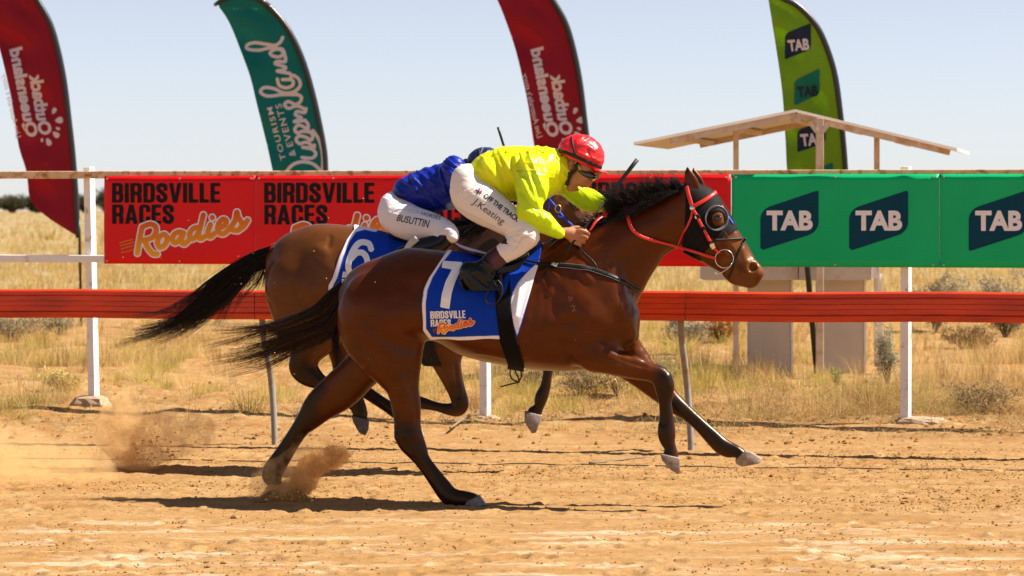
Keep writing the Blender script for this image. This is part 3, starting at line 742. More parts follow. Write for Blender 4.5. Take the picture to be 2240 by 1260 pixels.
M_fln = mat("navy flag print", (.012, .02, .045), .6, .3, transl=.25); M_flq = mat("teal flag print", (.0, .17, .12), .6, .3, transl=.3)
t4 = []
for (x0, x1, ya, yb, yc, yd, dark) in ((1717, 1774, 74, 50, 130, 108, 1), (1738, 1793, 176, 150, 231, 206, 0), (1744, 1806, 285, 262, 333, 312, 1), (1752, 1822, 385, 355, 440, 415, 0)):
    t4.append(fprint("logo_panel", *[a if i == 0 else flipf(a) for i, a in enumerate(fill_poly(logo_shape(x0, x1, ya, yb, yc, yd), 3))], M_fln if dark else M_flq))
    w = x1 - x0; Vt, Ft = subdiv2d(*type2d("TAB", .045), .25); sl = .07
    b0 = (ya + yc) / 2 + w * .19; a0 = b0 - w * .44
    t4.append(fprint("lettering", quad_map(Vt, (x0 + w * .15, b0), (x0 + w * .95, b0 - w * sl), (x0 + w * .09, a0), (x0 + w * .91, a0 - w * sl)), Ft, M_fl if dark else M_fln, .022))
flag(F4_R, F4_L, 31, M_flg, "lime green feather flag with navy and teal badges behind the shelter", 0, .05, t4)

# ---------------------------------------------------------------- open shelter with counters
M_tim = mat("weathered cream timber", (.62, .50, .38), .75, .3, vary=.15, vscale=6, dirt=(.42, .24, .11), dscale=5, damt=(.5, .7), bump=.1, bscale=50)
M_und = mat("tan roof lining", (.40, .27, .15), .8, .2, vary=.12, vscale=4)
M_roof = mat("pale roof sheet", (.66, .58, .50), .55, .4, vary=.08, vscale=3)
M_grey = mat("grey fibre panel", (.54, .475, .405), .75, .3, vary=.08, vscale=3, dirt=(.30, .22, .15), dscale=3, damt=(.55, .75))
Yn, Yr = 27.0, 29.0
n1, n2, n3 = W(1386, 311, Yn), W(1740, 239, Yn + .25), W(2094, 324, Yn + .5); dep = W(1462, 321.5, Yr) - n1; dep[2] = 0
sh = empty("shelter", [(n1[0] + n3[0]) / 2, 28, 0], "small open timber shelter with a low gabled roof behind the fence", "shelter")
def slab(a, b, c, d, t, name, m):
    a, b, c, d = (np.asarray(q, float) for q in (a, b, c, d)); V = [a, b, c, d] + [q - UZ * t for q in (a, b, c, d)]
    return make(name, V, [(0, 1, 2, 3), (7, 6, 5, 4), (0, 4, 5, 1), (1, 5, 6, 2), (2, 6, 7, 3), (3, 7, 4, 0)], m, sh, sm=False)
slab(n1, n2, n2 + dep, n1 + dep, .03, "roof_sheet", M_roof); slab(n2, n3, n3 + dep, n2 + dep, .03, "roof_sheet", M_roof)
def at_t(a, b, t): return a + (b - a) * t
dd = dep / np.linalg.norm(dep)
for a, b, t0, k in ((n1, n2, .22, 0), (n2, n3, 0.0, 1)):
    for off in (.03, .95):
        p = at_t(a, b, t0 if k == 0 else .0) + dep * off - UZ * .062; q = at_t(a, b, 1.0 if k == 0 else .87) + dep * off - UZ * .062
        m = MB(); m.bar(p, q, .062, .05, up=dd); m.build("rafter", M_tim, sh)
    for t in (.3, .62):
        p = at_t(a, b, t) + dep * .075 - UZ * .07; m = MB(); m.bar(p, p + dep * .86, .06, .05, up=UZ); m.build("purlin", M_tim, sh)
m = MB(); m.bar(n2 - UZ * .10 + dep * .02, n2 - UZ * .10 + dep * .98, .10, .06, up=UZ); m.build("ridge_beam", M_tim, sh)
def zroof(x, y):
    for a, b in ((n1, n2), (n2, n3)):
        aa, bb = a + dep * ((y - a[1]) / dep[1]), b + dep * ((y - b[1]) / dep[1])
        if aa[0] <= x <= bb[0]: return aa[2] + (bb[2] - aa[2]) * (x - aa[0]) / (bb[0] - aa[0])
    return 2.5
for px, Y, w in ((1610, 27.6, .055), (1793, 27.2, .075), (1918, 28.2, .055)):
    b = W(px, 450, Y); b[2] = float(gh(b[0], b[1])) - .2; t = b.copy(); t[2] = zroof(b[0], Y) - .035
    m = MB(); m.bar(b, t, w, w, up=(0, 1, 0)); m.build("post", M_tim, sh, bevel=.004)
for sx_ in (-1, 1):
    c = W(1793, 450, 27.17); zt = zroof(c[0], 27.2) - .08
    m = MB(); m.bar([c[0] + sx_ * .03, 27.17, zt - .10], [c[0] + sx_ * .10, 27.17, zt - .0], .04, .03, up=(0, 1, 0)); m.build("bracket", M_tim, sh)
for (x0, x1, nm) in ((1640, 1730, 0), (1798, 1890, 1)):
    a, b = W(x0, 450, 27.75), W(x1, 450, 27.75); z = float(gh(a[0], 27.9))
    m = MB(); m.box(((a[0] + b[0]) / 2, 27.9, .62 + z / 2), ((b[0] - a[0]) / 2, .15, .62)); o = m.build("counter_panel", M_grey, sh, bevel=.004)
    m = MB(); m.box((b[0] + .012, 27.76, .62), (.011, .02, .62)); m.build("lit_edge_strip", M_white, sh)  # white strip stands in for sunlight on the panel's right side
for x0, x1 in ((1540, 1746), (1748, 1908)):
    a, b = W(x0, 450, 27.5), W(x1, 450, 27.5); zt, zb = CAMH - (540 - HOR) / F * 27.5, CAMH - (613 - HOR) / F * 27.5
    m = MB(); m.box(((a[0] + b[0]) / 2, 27.8, (zt + zb) / 2), ((b[0] - a[0]) / 2, .28, (zt - zb) / 2)); m.build("counter_box", M_grey, sh, bevel=.005)
a = W(1908, 450, 27.5); m = MB(); m.box((a[0] + .042, 27.8, 1.25), (.04, .27, .18)); m.build("lit_end_panel", M_white, sh)  # box's sunlit right end, its brightness put in as white
m = MB(); b0, b1 = W(1924, 588, 27.6), W(1925, 850, 27.6); m.bar([b1[0], 27.6, -.1], [b0[0], 27.6, 1.12], .045, .045, up=(0, 1, 0)); m.build("leg", M_white, sh)
p0, p1 = W(1764, 560, 27.3), W(1790, 850, 27.3); m = MB(); m.tube([[p1[0], 27.3, -.1], p0, W(1758, 500, 27.3)], .03, 8); o = m.build("leaning_pole", M_pole, sm=True)
tag(o, "black pole leaning between the two grey counter panels", "pole")
# ================================================================ HORSES
def mid7(px): return 16.06 - .15 * (np.asarray(px, float) - 1050) * 16.06 / F
def mid6(px): return 18.05 - .15 * (np.asarray(px, float) - 850) * 18.05 / F
def stn(rows, mid):
    o = []
    for x1, y1, x2, y2, yo, hd in rows:
        cx, cy = (x1 + x2) / 2, (y1 + y2) / 2; Y = float(mid(cx)) + yo; p = W(cx, cy, Y); o.append((*p, .5 * math.hypot(x2 - x1, y2 - y1) * Y / F, hd))
    return o
def ball(fl, px, py, r, yo, hd, mid, k=.01, op='add', r2=None, rot=0):
    Y = float(mid(px)) + yo; fl.ell(W(px, py, Y), (r * Y / F, hd, (r2 or r) * Y / F), k, op, rot)
def pgrid(fl, mid, yo=-.1):
    """pixel coordinates of the field's x-z plane at the near surface"""
    X, Z = np.meshgrid(fl.ax[0], fl.ax[2], indexing='ij'); Y = np.full(X.shape, float(mid(1100)))
    for _ in range(3): Y = mid(1120 + X * F / Y) + yo
    return 1120 + X * F / Y, HOR + (CAMH - Z) * F / Y, Y
def region(fl, P, mid, yo=-.1):
    px, py, Y = pgrid(fl, mid, yo); return (poly_sd(px, py, P) * Y / F).astype(np.float32)[:, None, :]
def trunk(fl, rows, mid, k=.02, egg=.2):
    """barrel from near-vertical sections: x1,ytop,x2,ybot,half depth"""
    R = catmull(np.array(rows, float), 5); cx = (R[:, 0] + R[:, 2]) / 2; Y = mid(cx); X = (cx - 1120) / F * Y
    zt = CAMH - (R[:, 1] - HOR) / F * Y; zb = CAMH - (R[:, 3] - HOR) / F * Y
    gx = fl.ax[0]; xc = np.clip(gx, X[0], X[-1]); t = lambda a: np.interp(xc, X, a)[:, None, None].astype(np.float32)
    c, a, b, y0, ex = t((zt + zb) / 2), t((zt - zb) / 2), t(R[:, 4]), t(Y), (np.abs(gx - xc))[:, None, None]
    v = (fl.ax[2][None, None, :] - c) / a; u = np.abs(fl.ax[1][None, :, None] - y0) / (b * (1 - egg * np.clip(v, -1, 1)))
    e = (np.abs(v) ** 2.15 + u ** 2.15) ** (1 / 2.15); d = (e - 1) * np.minimum(a, b); d = np.where(ex > 0, np.sqrt(np.maximum(d, 0) ** 2 + ex ** 2) + np.minimum(d, 0) * 0, d)
    full = tuple(slice(0, n) for n in fl.n); fl.put(d.astype(np.float32), full, k)
def paint(V, base, strokes, mid, vary=.16, sc=3.0):
    px, py = to_px(V); c = np.tile(np.array(base, float), (len(V), 1)); c *= (1 + vary * (fbm(V * sc, 3) - .44) * 2)[:, None]
    for st in strokes:
        P, w, colr, s = st[:4]; sd = st[4] if len(st) > 4 else 0
        P = np.asarray(P, float); g = s * np.exp(-(seg_d(px, py, P) / w) ** 4)
        if sd: g = g * ((V[:, 1] - mid(px)) * sd > 0)
        c = c * (1 - g[:, None]) + np.array(colr) * g[:, None]
    return np.clip(c, 0, 1)
def shell(fl, body, P, mid, off, name, m, parent, inner=None, it=2, strokes=(), colf=None, holes=(), yo=-.1, wr=None):
    """cloth or leather lying on the body inside outline P"""
    A = np.array(P, float); Ym = float(mid(A[:, 0].mean())); fl = refine(fl, body, W(A[:, 0].min() - 12, A[:, 1].max() + 12, Ym) - [0, .62, 0], W(A[:, 0].max() + 12, A[:, 1].min() - 12, Ym) + [0, .62, 0]); body = fl.f; it = it + 2
    f = np.maximum(body - off, region(fl, P, mid, yo))
    for hp in holes: f = np.maximum(f, -region(fl, hp, mid, yo))
    V, Q = surface_nets(f, fl.lo, fl.h); V = relax(V, Q, it); N = normals(V, Q)
    if strokes: V = sculpt(V, N, strokes, mid)
    if wr is not None: V = V + N * wr(V)[:, None]
    col = colf(V) if colf else None
    o = make(name, V, Q, m, parent, col=col); return o, V, Q
def circ(x, y, r, n=24, r2=None): return [(x + r * math.cos(a), y + (r2 or r) * math.sin(a)) for a in np.linspace(0, 2 * math.pi, n + 1)[:-1]]
def hoof(P, yo, hd, mid, parent, m, colr, flare=1.0):
    P = np.array(P, float); c = P.mean(0); Y = float(mid(c[0])) + yo; s = Y / F; lo = W(P[:, 0].min() - 8, P[:, 1].max() + 8, Y - .0); hi = W(P[:, 0].max() + 8, P[:, 1].min() - 8, Y)
    fl = Field((lo[0], Y - hd - .02, lo[2]), (hi[0], Y + hd + .02, hi[2]), .0045)
    px, py, Yg = pgrid(fl, lambda p: np.full(np.shape(p), Y), 0); sd = (poly_sd(px, py, P) * s)[:, None, :]
    L = np.hypot(*(P - c).T).max() * 1.12 * s; cw = W(*c, Y)
    X, Yy, Z = np.ix_(*fl.ax); q = np.sqrt(((X - cw[0]) ** 2 + (Z - cw[2]) ** 2) / L ** 2 + ((Yy - Y) / hd) ** 2); e = ((q - 1) * hd)
    V, Q = surface_nets(np.maximum(sd, e).astype(np.float32), fl.lo, fl.h); V = relax(V, Q, 2)
    px, py = to_px(V); up = (py - P[:, 1].min()) / np.ptp(P[:, 1]); cc = np.array(colr) * (1 - .25 * np.sin(up * 26)[:, None] * .25) * (1 - 1.1 * (fbm(V * 45, 3) - .36))[:, None]
    return make("hoof", V, Q, m, parent, col=np.clip(cc, 0, 1))
BAY = np.array((.066, .0122, .0011)); BLK = np.array((.006, .0042, .0038)); BAY2 = np.array((.094, .030, .0078))
M_coat = mat("bay horse coat", attr=True, rough=.29, spec=.36, stint=(1, .66, .44), bump=.11, bscale=170, stretch=(.45, 1, 1.3), vary=.20, vscale=12)
M_hoof = mat("hoof horn", attr=True, rough=.6, spec=.3, bump=.25, bscale=90, stretch=(1, 1, .25))
M_eye = mat("dark eye", (.006, .004, .003), .06, .6, coat=.5)
M_hair = mat("black horse hair", attr=True, rough=.42, spec=.25)

# ---------------------------------------------------------------- horse 7
h = .0078; m7 = mid7
lo = W(440, 1120, 16.0); f7 = Field((W(555, 0, 16)[0], 15.35, -.03), (W(1690, 0, 16)[0], 16.72, 2.12), h)
trunk(f7, [(745, 625, 742, 705, .10), (775, 589, 772, 752, .19), (830, 563, 826, 775, .25), (890, 544, 885, 758, .275), (950, 546, 940, 745, .275), (1010, 555, 1003, 775, .285), (1070, 565, 1062, 792, .30),
           (1130, 560, 1130, 803, .30), (1190, 540, 1200, 811, .275), (1250, 520, 1258, 812, .24), (1310, 512, 1318, 800, .215), (1350, 560, 1362, 772, .185), (1375, 640, 1388, 745, .135)], m7)
f7.chain(stn([(1200, 525, 1340, 735, 0, .17), (1255, 508, 1398, 645, 0, .145), (1310, 489, 1428, 596, 0, .12), (1360, 470, 1450, 563, 0, .10), (1410, 451, 1470, 548, 0, .088), (1455, 430, 1490, 536, 0, .083), (1498, 409, 1512, 510, 0, .085)], m7), .05)
f7.chain(stn([(1526, 408, 1488, 440, 0, .078), (1560, 420, 1494, 485, 0, .098), (1579, 445, 1493, 528, 0, .108), (1593, 470, 1503, 551, 0, .104), (1606, 493, 1524, 565, 0, .088), (1621, 514, 1549, 580, 0, .072), (1634, 536, 1574, 594, 0, .060), (1647, 559, 1594, 606, 0, .058), (1657, 577, 1608, 616, 0, .06), (1660, 592, 1622, 622, 0, .05)], m7), .02)
ball(f7, 1523, 512, 33, 0, .098, m7, .03); ball(f7, 1568, 474, 17, -.075, .032, m7, .02); ball(f7, 1568, 474, 17, .075, .032, m7, .02)
f7.chain(stn([(1590, 585, 1598, 612, 0, .042), (1605, 592, 1606, 622, 0, .045), (1618, 600, 1620, 626, 0, .045), (1630, 606, 1636, 622, 0, .038)], m7), .008)          # lower lip and chin
f7.chain(stn([(1648, 566, 1625, 606, 0, .055), (1662, 580, 1640, 612, 0, .055), (1665, 588, 1650, 610, 0, .045)], m7), .012)                               # muzzle
for sd in (-1, 1):
    f7.chain(stn([(1330, 700, 1270, 808, sd * .13, .095), (1344, 756, 1322, 818, sd * .15, .078), (1385, 776, 1368, 827, sd * .15, .062), (1427, 792, 1412, 833, sd * .15, .05), (1452, 802, 1434, 843, sd * .15, .045), (1469, 824, 1436, 856, sd * .15, .043), (1472, 846, 1438, 868, sd * .15, .038), (1470, 880, 1441, 884, sd * .15, .032), (1474, 915, 1442, 915, sd * .15, .031), (1478, 944, 1438, 947, sd * .15, .037), (1477, 964, 1444, 966, sd * .15, .033), (1480, 980, 1455, 982, sd * .15, .031), (1485, 1000, 1449, 994, sd * .15, .036)] if sd < 0 else
                [(1400, 745, 1330, 808, .13, .08), (1432, 797, 1388, 846, .13, .058), (1456, 826, 1424, 872, .13, .05), (1481, 857, 1455, 893, .13, .045), (1497, 875, 1477, 909, .13, .043), (1512, 890, 1493, 917, .13, .036), (1542, 919, 1518, 938, .13, .031), (1570, 943, 1545, 968, .13, .032), (1590, 960, 1566, 990, .13, .037), (1604, 968, 1588, 1000, .13, .033), (1618, 976, 1604, 996, .13, .031), (1631, 986, 1610, 1004, .13, .034)], m7), .02)
f7.chain(stn([(752, 660, 884, 650, -.09, .15), (738, 715, 930, 690, -.12, .145), (772, 765, 926, 748, -.13, .115), (812, 815, 919, 785, -.13, .088), (842, 848, 917, 836, -.13, .066), (857, 893, 921, 888, -.13, .053), (862, 930, 921, 930, -.13, .046), (866, 962, 927, 957, -.13, .044), (888, 990, 935, 980, -.13, .038), (909, 1017, 938, 996, -.13, .034), (931, 1047, 959, 1025, -.13, .033), (950, 1076, 981, 1051, -.13, .035), (966, 1098, 997, 1069, -.13, .039), (982, 1108, 1012, 1076, -.13, .036), (1003, 1107, 1030, 1079, -.13, .034), (1018, 1107, 1046, 1084, -.13, .038)], m7), .02)
f7.chain(stn([(790, 680, 905, 720, .12, .13), (765, 765, 862, 790, .13, .10), (737, 812, 824, 826, .13, .075), (700, 849, 786, 861, .13, .058), (668, 874, 737, 898, .13, .05), (655, 899, 701, 929, .13, .045), (641, 925, 675, 948, .13, .041), (621, 957, 655, 975, .13, .035), (599, 990, 638, 1004, .13, .034), (581, 1017, 626, 1023, .13, .036), (572, 1037, 618, 1041, .13, .04), (588, 1057, 617, 1058, .13, .035), (594, 1074, 624, 1072, .13, .037)], m7), .02)
f7.chain(stn([(1340, 690, 1400, 700, -.07, .07), (1345, 735, 1398, 735, -.07, .06)], m7), .04); f7.chain(stn([(1350, 690, 1398, 695, .07, .07), (1350, 735, 1396, 730, .07, .06)], m7), .04)
for sd in (-1, 1):
    ball(f7, 1647, 585, 12, sd * .056, .036, m7, .008, 'sub', 9, .6)
body7 = f7.f.copy()
for yo, P in ((-.058, [(1511, 421, 1534, 428, .02), (1499, 400, 1530, 408, .019), (1497, 380, 1518, 386, .016), (1501, 366, 1506, 366, .006)]), (.05, [(1524, 418, 1546, 414, .02), (1517, 392, 1538, 396, .018), (1513, 377, 1527, 380, .014), (1515, 367, 1519, 367, .006)])):
    f7.chain(stn([(a, b, c, d, yo, e) for a, b, c, d, e in P], m7), .012)
    c = stn([(P[0][0] + 8, P[0][1] - 6, P[0][2] - 4, P[0][3] - 8, yo - .02, .012), (P[1][0] + 9, P[1][1], P[1][2] - 7, P[1][3], yo - .022, .012), (P[2][0] + 7, P[2][1] + 4, P[2][2] - 5, P[2][3], yo - .02, .008)], m7)
    f7.chain(c, .006, op='sub')
V7, Q7 = f7.mesh(); V7 = relax(V7, Q7, 3); N7 = normals(V7, Q7)
MUS = [([(803, 700), (828, 730), (850, 748), (893, 760)], 8, -.013), ([(728, 690), (757, 748), (790, 795)], 5, -.007), ([(925, 640), (935, 680)], 26, -.016), ([(882, 590), (892, 600)], 20, .008), ([(800, 620), (850, 690)], 34, .010), ([(860, 690), (905, 700)], 22, .008),
       ([(1240, 600), (1290, 690)], 36, .020), ([(1222, 565), (1300, 640), (1366, 715)], 14, -.012), ([(1212, 650), (1222, 720), (1242, 785)], 10, -.012), ([(1254, 735), (1262, 775)], 24, .016), ([(1322, 742), (1345, 768), (1380, 775)], 6, -.016), ([(1378, 700), (1384, 730)], 12, .012), ([(1398, 690), (1390, 745)], 4, -.006),
       ([(1386, 632), (1440, 566), (1484, 533)], 9, -.009), ([(1300, 560), (1420, 495)], 22, .008), ([(1340, 590), (1400, 545)], 12, -.006), ([(1180, 600), (1195, 620), (1205, 640)], 6, .008), ([(1200, 590), (1215, 607)], 8, .010), ([(1190, 610), (1200, 630)], 4, -.008), ([(1272, 585), (1290, 612)], 9, .010), ([(1258, 600), (1285, 622)], 5, -.006),
       ([(1170, 640), (1160, 740)], 6, -.003), ([(1190, 650), (1185, 750)], 5, -.003), ([(1152, 640), (1140, 730)], 5, -.0025), ([(1552, 522), (1590, 560)], 4, .006), ([(1545, 540), (1600, 590)], 7, -.007), ([(1500, 470), (1497, 520), (1515, 548)], 5, -.006), ([(1556, 470), (1566, 489), (1582, 486)], 4, .005), ([(1625, 545), (1637, 590)], 5, .005),
       ([(1575, 540), (1612, 560)], 9, -.004), ([(1638, 573), (1652, 573), (1659, 584)], 3, .005), ([(1455, 830), (1456, 845)], 11, .006, -1), ([(1447, 880), (1448, 930)], 3, -.006, -1), ([(1335, 790), (1400, 800)], 6, -.006, -1), ([(1345, 770), (1400, 790)], 8, .006, -1), ([(1500, 905), (1560, 965)], 3, -.004, 1),
       ([(868, 940), (895, 985)], 4, -.006, -1), ([(905, 1000), (945, 1045)], 3, -.005, -1), ([(880, 830), (893, 900)], 8, .008, -1), ([(905, 850), (912, 920)], 3, -.006, -1), ([(870, 955), (905, 950)], 10, .006, -1)]
VEIN = [([(1545, 556), (1570, 560), (1590, 572), (1612, 578)], 1.8, .0035), ([(1580, 500), (1598, 530), (1612, 552)], 1.6, .003), ([(1200, 700), (1170, 740), (1150, 775)], 2, .003), ([(1330, 780), (1370, 796), (1420, 812)], 2, .0035, -1), ([(850, 800), (870, 860), (868, 910)], 2, .003, -1), ([(1210, 770), (1120, 785), (1040, 772)], 2.4, .003)]
MUS = MUS + [([(760, 640), (800, 700), (850, 780)], 26, .012), ([(770, 610), (830, 600)], 20, -.008), ([(880, 640), (900, 690)], 18, .008), ([(860, 800), (880, 860)], 13, .008, -1), ([(1290, 690), (1340, 660)], 20, .012), ([(1230, 580), (1275, 605)], 16, .012), ([(1215, 700), (1235, 690)], 12, .008), ([(1370, 680), (1385, 740)], 9, .010), ([(1460, 822), (1466, 842)], 8, .007, -1), ([(1440, 870), (1441, 935)], 4, .004, -1), ([(1454, 880), (1455, 930)], 3, -.006, -1), ([(862, 935), (866, 955)], 7, .006, -1), ([(1270, 720), (1240, 700)], 10, -.010), ([(1290, 760), (1320, 730)], 9, -.010), ([(1405, 800), (1360, 790)], 5, -.006, -1)] + VEIN
MUS = [(p, w * (1.7 if a < 0 and w > 4 else 1.15), a * (.75 if a < 0 else 1.0), *z) for p, w, a, *z in MUS] + [([(1604, 594), (1622, 604), (1640, 610), (1652, 608)], 2.6, -.006), ([(1590, 600), (1604, 612)], 5, -.004)]
V7 = sculpt(V7, N7, MUS, m7); V7 = V7 + N7 * ((fbm(V7 * np.array([7., 7, 5.5]), 3) - .44) * .013 * smooth(.35, 1.0, V7[:, 2]))[:, None]
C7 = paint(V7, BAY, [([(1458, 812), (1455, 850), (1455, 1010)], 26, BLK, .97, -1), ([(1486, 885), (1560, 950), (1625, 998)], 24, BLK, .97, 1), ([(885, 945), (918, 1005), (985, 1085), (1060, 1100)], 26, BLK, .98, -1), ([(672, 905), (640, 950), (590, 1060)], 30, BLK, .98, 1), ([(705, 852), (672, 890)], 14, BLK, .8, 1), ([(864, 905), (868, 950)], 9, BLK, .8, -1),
    ([(1215, 520), (1300, 494), (1380, 462), (1500, 408)], 10, BLK, .95), ([(1600, 597), (1620, 605), (1638, 611), (1652, 609)], 2.6, BLK, .8), ([(1606, 618), (1640, 619)], 7, BLK * 2, .35), ([(1645, 585), (1650, 585)], 10, BLK, .97), ([(1659, 590), (1657, 600)], 5, BLK * 1.5, .6), ([(1638, 574), (1652, 573), (1661, 581)], 2.4, (.26, .11, .06), .6), ([(1502, 367), (1505, 374)], 6, BLK, .8), ([(728, 640), (742, 620)], 10, BLK, .7), ([(780, 765), (815, 790)], 12, BLK * 2, .6), ([(1030, 785), (1200, 812), (1330, 812), (1385, 800)], 20, (.10, .024, .0026), .7), ([(930, 745), (960, 755), (1030, 785)], 14, (.12, .03, .003), .7), ([(1420, 800), (1350, 800)], 22, (.085, .020, .0024), .5), ([(860, 800), (880, 870)], 36, (.075, .017, .002), .6), ([(760, 850), (800, 800)], 40, (.09, .024, .003), .6), ([(1380, 690), (1385, 760)], 16, (.085, .021, .003), .6), ([(1330, 640), (1400, 590)], 26, (.06, .013, .0015), .5), ([(1605, 530), (1640, 580), (1655, 590)], 15, (.17, .062, .016), .75), ([(1590, 575), (1612, 610), (1640, 612)], 15, (.15, .05, .011), .7), ([(1573, 470), (1585, 485)], 12, (.22, .09, .03), .6),  # paler belly, flank and leg strokes: mealy coat plus painted sand bounce
    ([(880, 790), (900, 820)], 40, BAY * .82, .5)], m7)  # black strokes at nostril, mouth line and inner thigh paint in their shade
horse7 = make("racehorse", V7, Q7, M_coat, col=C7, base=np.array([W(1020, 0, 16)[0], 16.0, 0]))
tag(horse7, "leading bay racehorse in black hood and red bridle galloping over the dirt", "horse", "racehorses at full gallop")
bv7 = bvh_of(V7, Q7)
hoof([(1049, 1083), (1064, 1104), (1040, 1112), (1012, 1112), (1022, 1094)], -.13, .058, m7, horse7, M_hoof, (.18, .155, .155))
hoof([(594, 1072), (624, 1068), (640, 1094), (628, 1100), (588, 1100)], .13, .056, m7, horse7, M_hoof, (.06, .05, .045))
hoof([(1444, 991), (1486, 1000), (1487, 1030), (1480, 1034), (1466, 1027), (1448, 1006)], -.15, .06, m7, horse7, M_hoof, (.25, .185, .14))
hoof([(1609, 1005), (1629, 985), (1643, 988), (1667, 1003), (1662, 1012), (1622, 1020), (1610, 1014)], .13, .058, m7, horse7, M_hoof, (.31, .24, .185))
for sd in (-1, 1):
    hp, _ = cast(bv7, 1571, 477, 15.8); c = np.array(hp); n = 14
    if sd > 0: c[1] = 2 * float(m7(1571)) - c[1]
    V = []; Fc = []
    for i in range(9):
        for j in range(n):
            a, b = math.pi * i / 8, 2 * math.pi * j / n; V.append(c + .0205 * np.array([math.sin(a) * math.cos(b) * 1.15, -sd * -math.cos(a) * .8, math.sin(a) * math.sin(b)]) + [0, -sd * -.008 * 1, 0])
    Fc = [(i * n + j, i * n + (j + 1) % n, (i + 1) * n + (j + 1) % n, (i + 1) * n + j) for i in range(8) for j in range(n)]
    make("eye", V, Fc, M_eye, horse7)
# mane and tail strands
def strands(roots, tips_fn, n, k, width, name, mid, parent, bend, seed, colr=BLK, jit=.004, yspread=.02, gap=0.0):
    r = np.random.default_rng(seed); R = catmull(np.array(roots, float), 8); G = []; Cc = []
    for i in range(n):
        t = r.random(); q = R[int(t * (len(R) - 1))] + r.normal(0, 1.2, 2); d = tips_fn(t, r); Y = float(mid(q[0])) + r.normal(0, yspread)
        s = np.linspace(0, 1, k)[:, None]; b = np.array(bend(t, r)); P = q + d * s + b * s * s; yy = Y + r.normal(0, yspread * 1.6) * s[:, 0]
        G.append(np.array([W(p[0], p[1], y) for p, y in zip(P, yy)]) + r.normal(0, jit, (1, 3)) * s); Cc.append(colr * (1 + 1.2 * r.random()))
    return hairs(np.array(G), .0032 + .0018 * r.random(n), name, M_hair, parent, np.array(Cc))
def mane_tip(t, r):
    k = int(t * 26); cr = np.random.default_rng(k + 900); L = (30 + 46 * math.sin(math.pi * min(1, t * 1.02 + .12)) ** .6) * (.5 + .55 * r.random()) * cr.uniform(.75, 1.15); a = math.radians(112 - 22 * (t - .5) + cr.normal(0, 15) + r.normal(0, 9))
    return np.array([math.cos(a), -math.sin(a)]) * L
def tick(o): o["kind"] = "stuff"; return o
tick(strands([(1335, 480), (1372, 464), (1410, 450), (1455, 430), (1496, 409)], mane_tip, 1500, 7, 0, "mane", m7, horse7, lambda t, r: (-14 * r.random() + 4, -4 + 8 * r.random()), 1))
def mane_dn(t, r): return np.array([-34 - 30 * r.random(), 10 + 26 * r.random() - 18 * t]) * (.5 + .5 * r.random())
tick(strands([(1235, 512), (1280, 498), (1322, 484)], mane_dn, 260, 7, 0, 'mane', lambda p: m7(p) - .07, horse7, lambda t, r: (-12 * r.random(), 10 * r.random()), 21, yspread=.012))
tick(strands([(1392, 458), (1430, 443), (1490, 414)], mane_dn, 620, 7, 0, "mane", lambda p: m7(p) - .075, horse7, lambda t, r: (-16 * r.random(), 14 * r.random()), 2, yspread=.012))
tick(strands([(1300, 490), (1330, 480)], lambda t, r: np.array([-30 - 28 * r.random(), -30 + 44 * r.random()]), 60, 8, 0, "mane", lambda p: m7(p) - .06, horse7, lambda t, r: (-10 * r.random(), 25 * (r.random() - .3)), 3))
tick(strands([(1225, 518), (1245, 510)], lambda t, r: np.array([-30 - 18 * r.random(), 36 + 20 * r.random()]), 60, 8, 0, "mane", lambda p: m7(p) - .10, horse7, lambda t, r: (-14 * r.random(), 10 * r.random()), 31, colr=BAY * .5))
def tail(up, low, n, mid, parent, seed, ys=.03, wisp=.25, colr=BLK, warm=0.0):
    r = np.random.default_rng(seed); U = catmull(np.array(up, float), 6); Lw = catmull(np.array(low, float), 6); m = min(len(U), len(Lw)); U = U[np.linspace(0, len(U) - 1, 16).round().astype(int)]; Lw = Lw[np.linspace(0, len(Lw) - 1, 16).round().astype(int)]
    G = []; Cc = []; w = []
    nl = max(6, n // 42); lk = [(q, r.normal(0, 12 + 10 * wisp, 2), r.uniform(.55, 1.06), r.normal(0, 1.0), r.normal(0, .3)) for q in np.linspace(.02, .98, nl)]
    for i in range(n):
        q, dv, en, bw, br_ = lk[r.integers(0, nl)]; cl = np.clip(q + r.normal(0, .10), 0, 1); P = U + (Lw - U) * cl; e = en * (1 - .35 * r.random() ** 1.5); s = np.linspace(0, e, 16); cs = cl + (q + (r.random() - .5) * .03 - cl) * smooth(.35, 1.0, s) * .74; Pq = U + (Lw - U) * q
        gsp = np.linspace(0, 1, 16); P = np.stack([np.interp(s, gsp, U[:, j]) * (1 - cs) + np.interp(s, gsp, Lw[:, j]) * cs for j in (0, 1)], 1); P = P + (s ** 2.2)[:, None] * dv * [1.0, .75] + (np.sin(s * 5 + bw * 3) * s ** 1.5 * 6 * bw)[:, None] * [.2, 1]
        ph = r.random() * 6.28; am = (1 + 9 * wisp * r.random() ** 2); P = P + (np.sin(s * 7 + ph) * s ** 1.5 * am)[:, None] * np.array([.25, 1]) + (s ** 2.5)[:, None] * r.normal(0, 4 * wisp + 3, 2) * [1.3, .8]
        if r.random() < .10: P = P + (s ** 2)[:, None] * np.array([r.normal(0, 10), r.normal(0, 26)])
        Y = mid(P[:, 0]) + r.normal(0, ys) * (.4 + s) ; G.append(np.stack([(P[:, 0] - 1120) / F * Y, Y, CAMH - (P[:, 1] - HOR) / F * Y], 1)); Cc.append(colr * (1 + 1.5 * r.random() + max(0, br_)) + warm * r.random() ** 3 * np.array([.10, .035, .008])); w.append(.0026 + .0018 * r.random())
    return tick(hairs(np.array(G), np.array(w), "tail", M_hair, parent, np.array(Cc)))
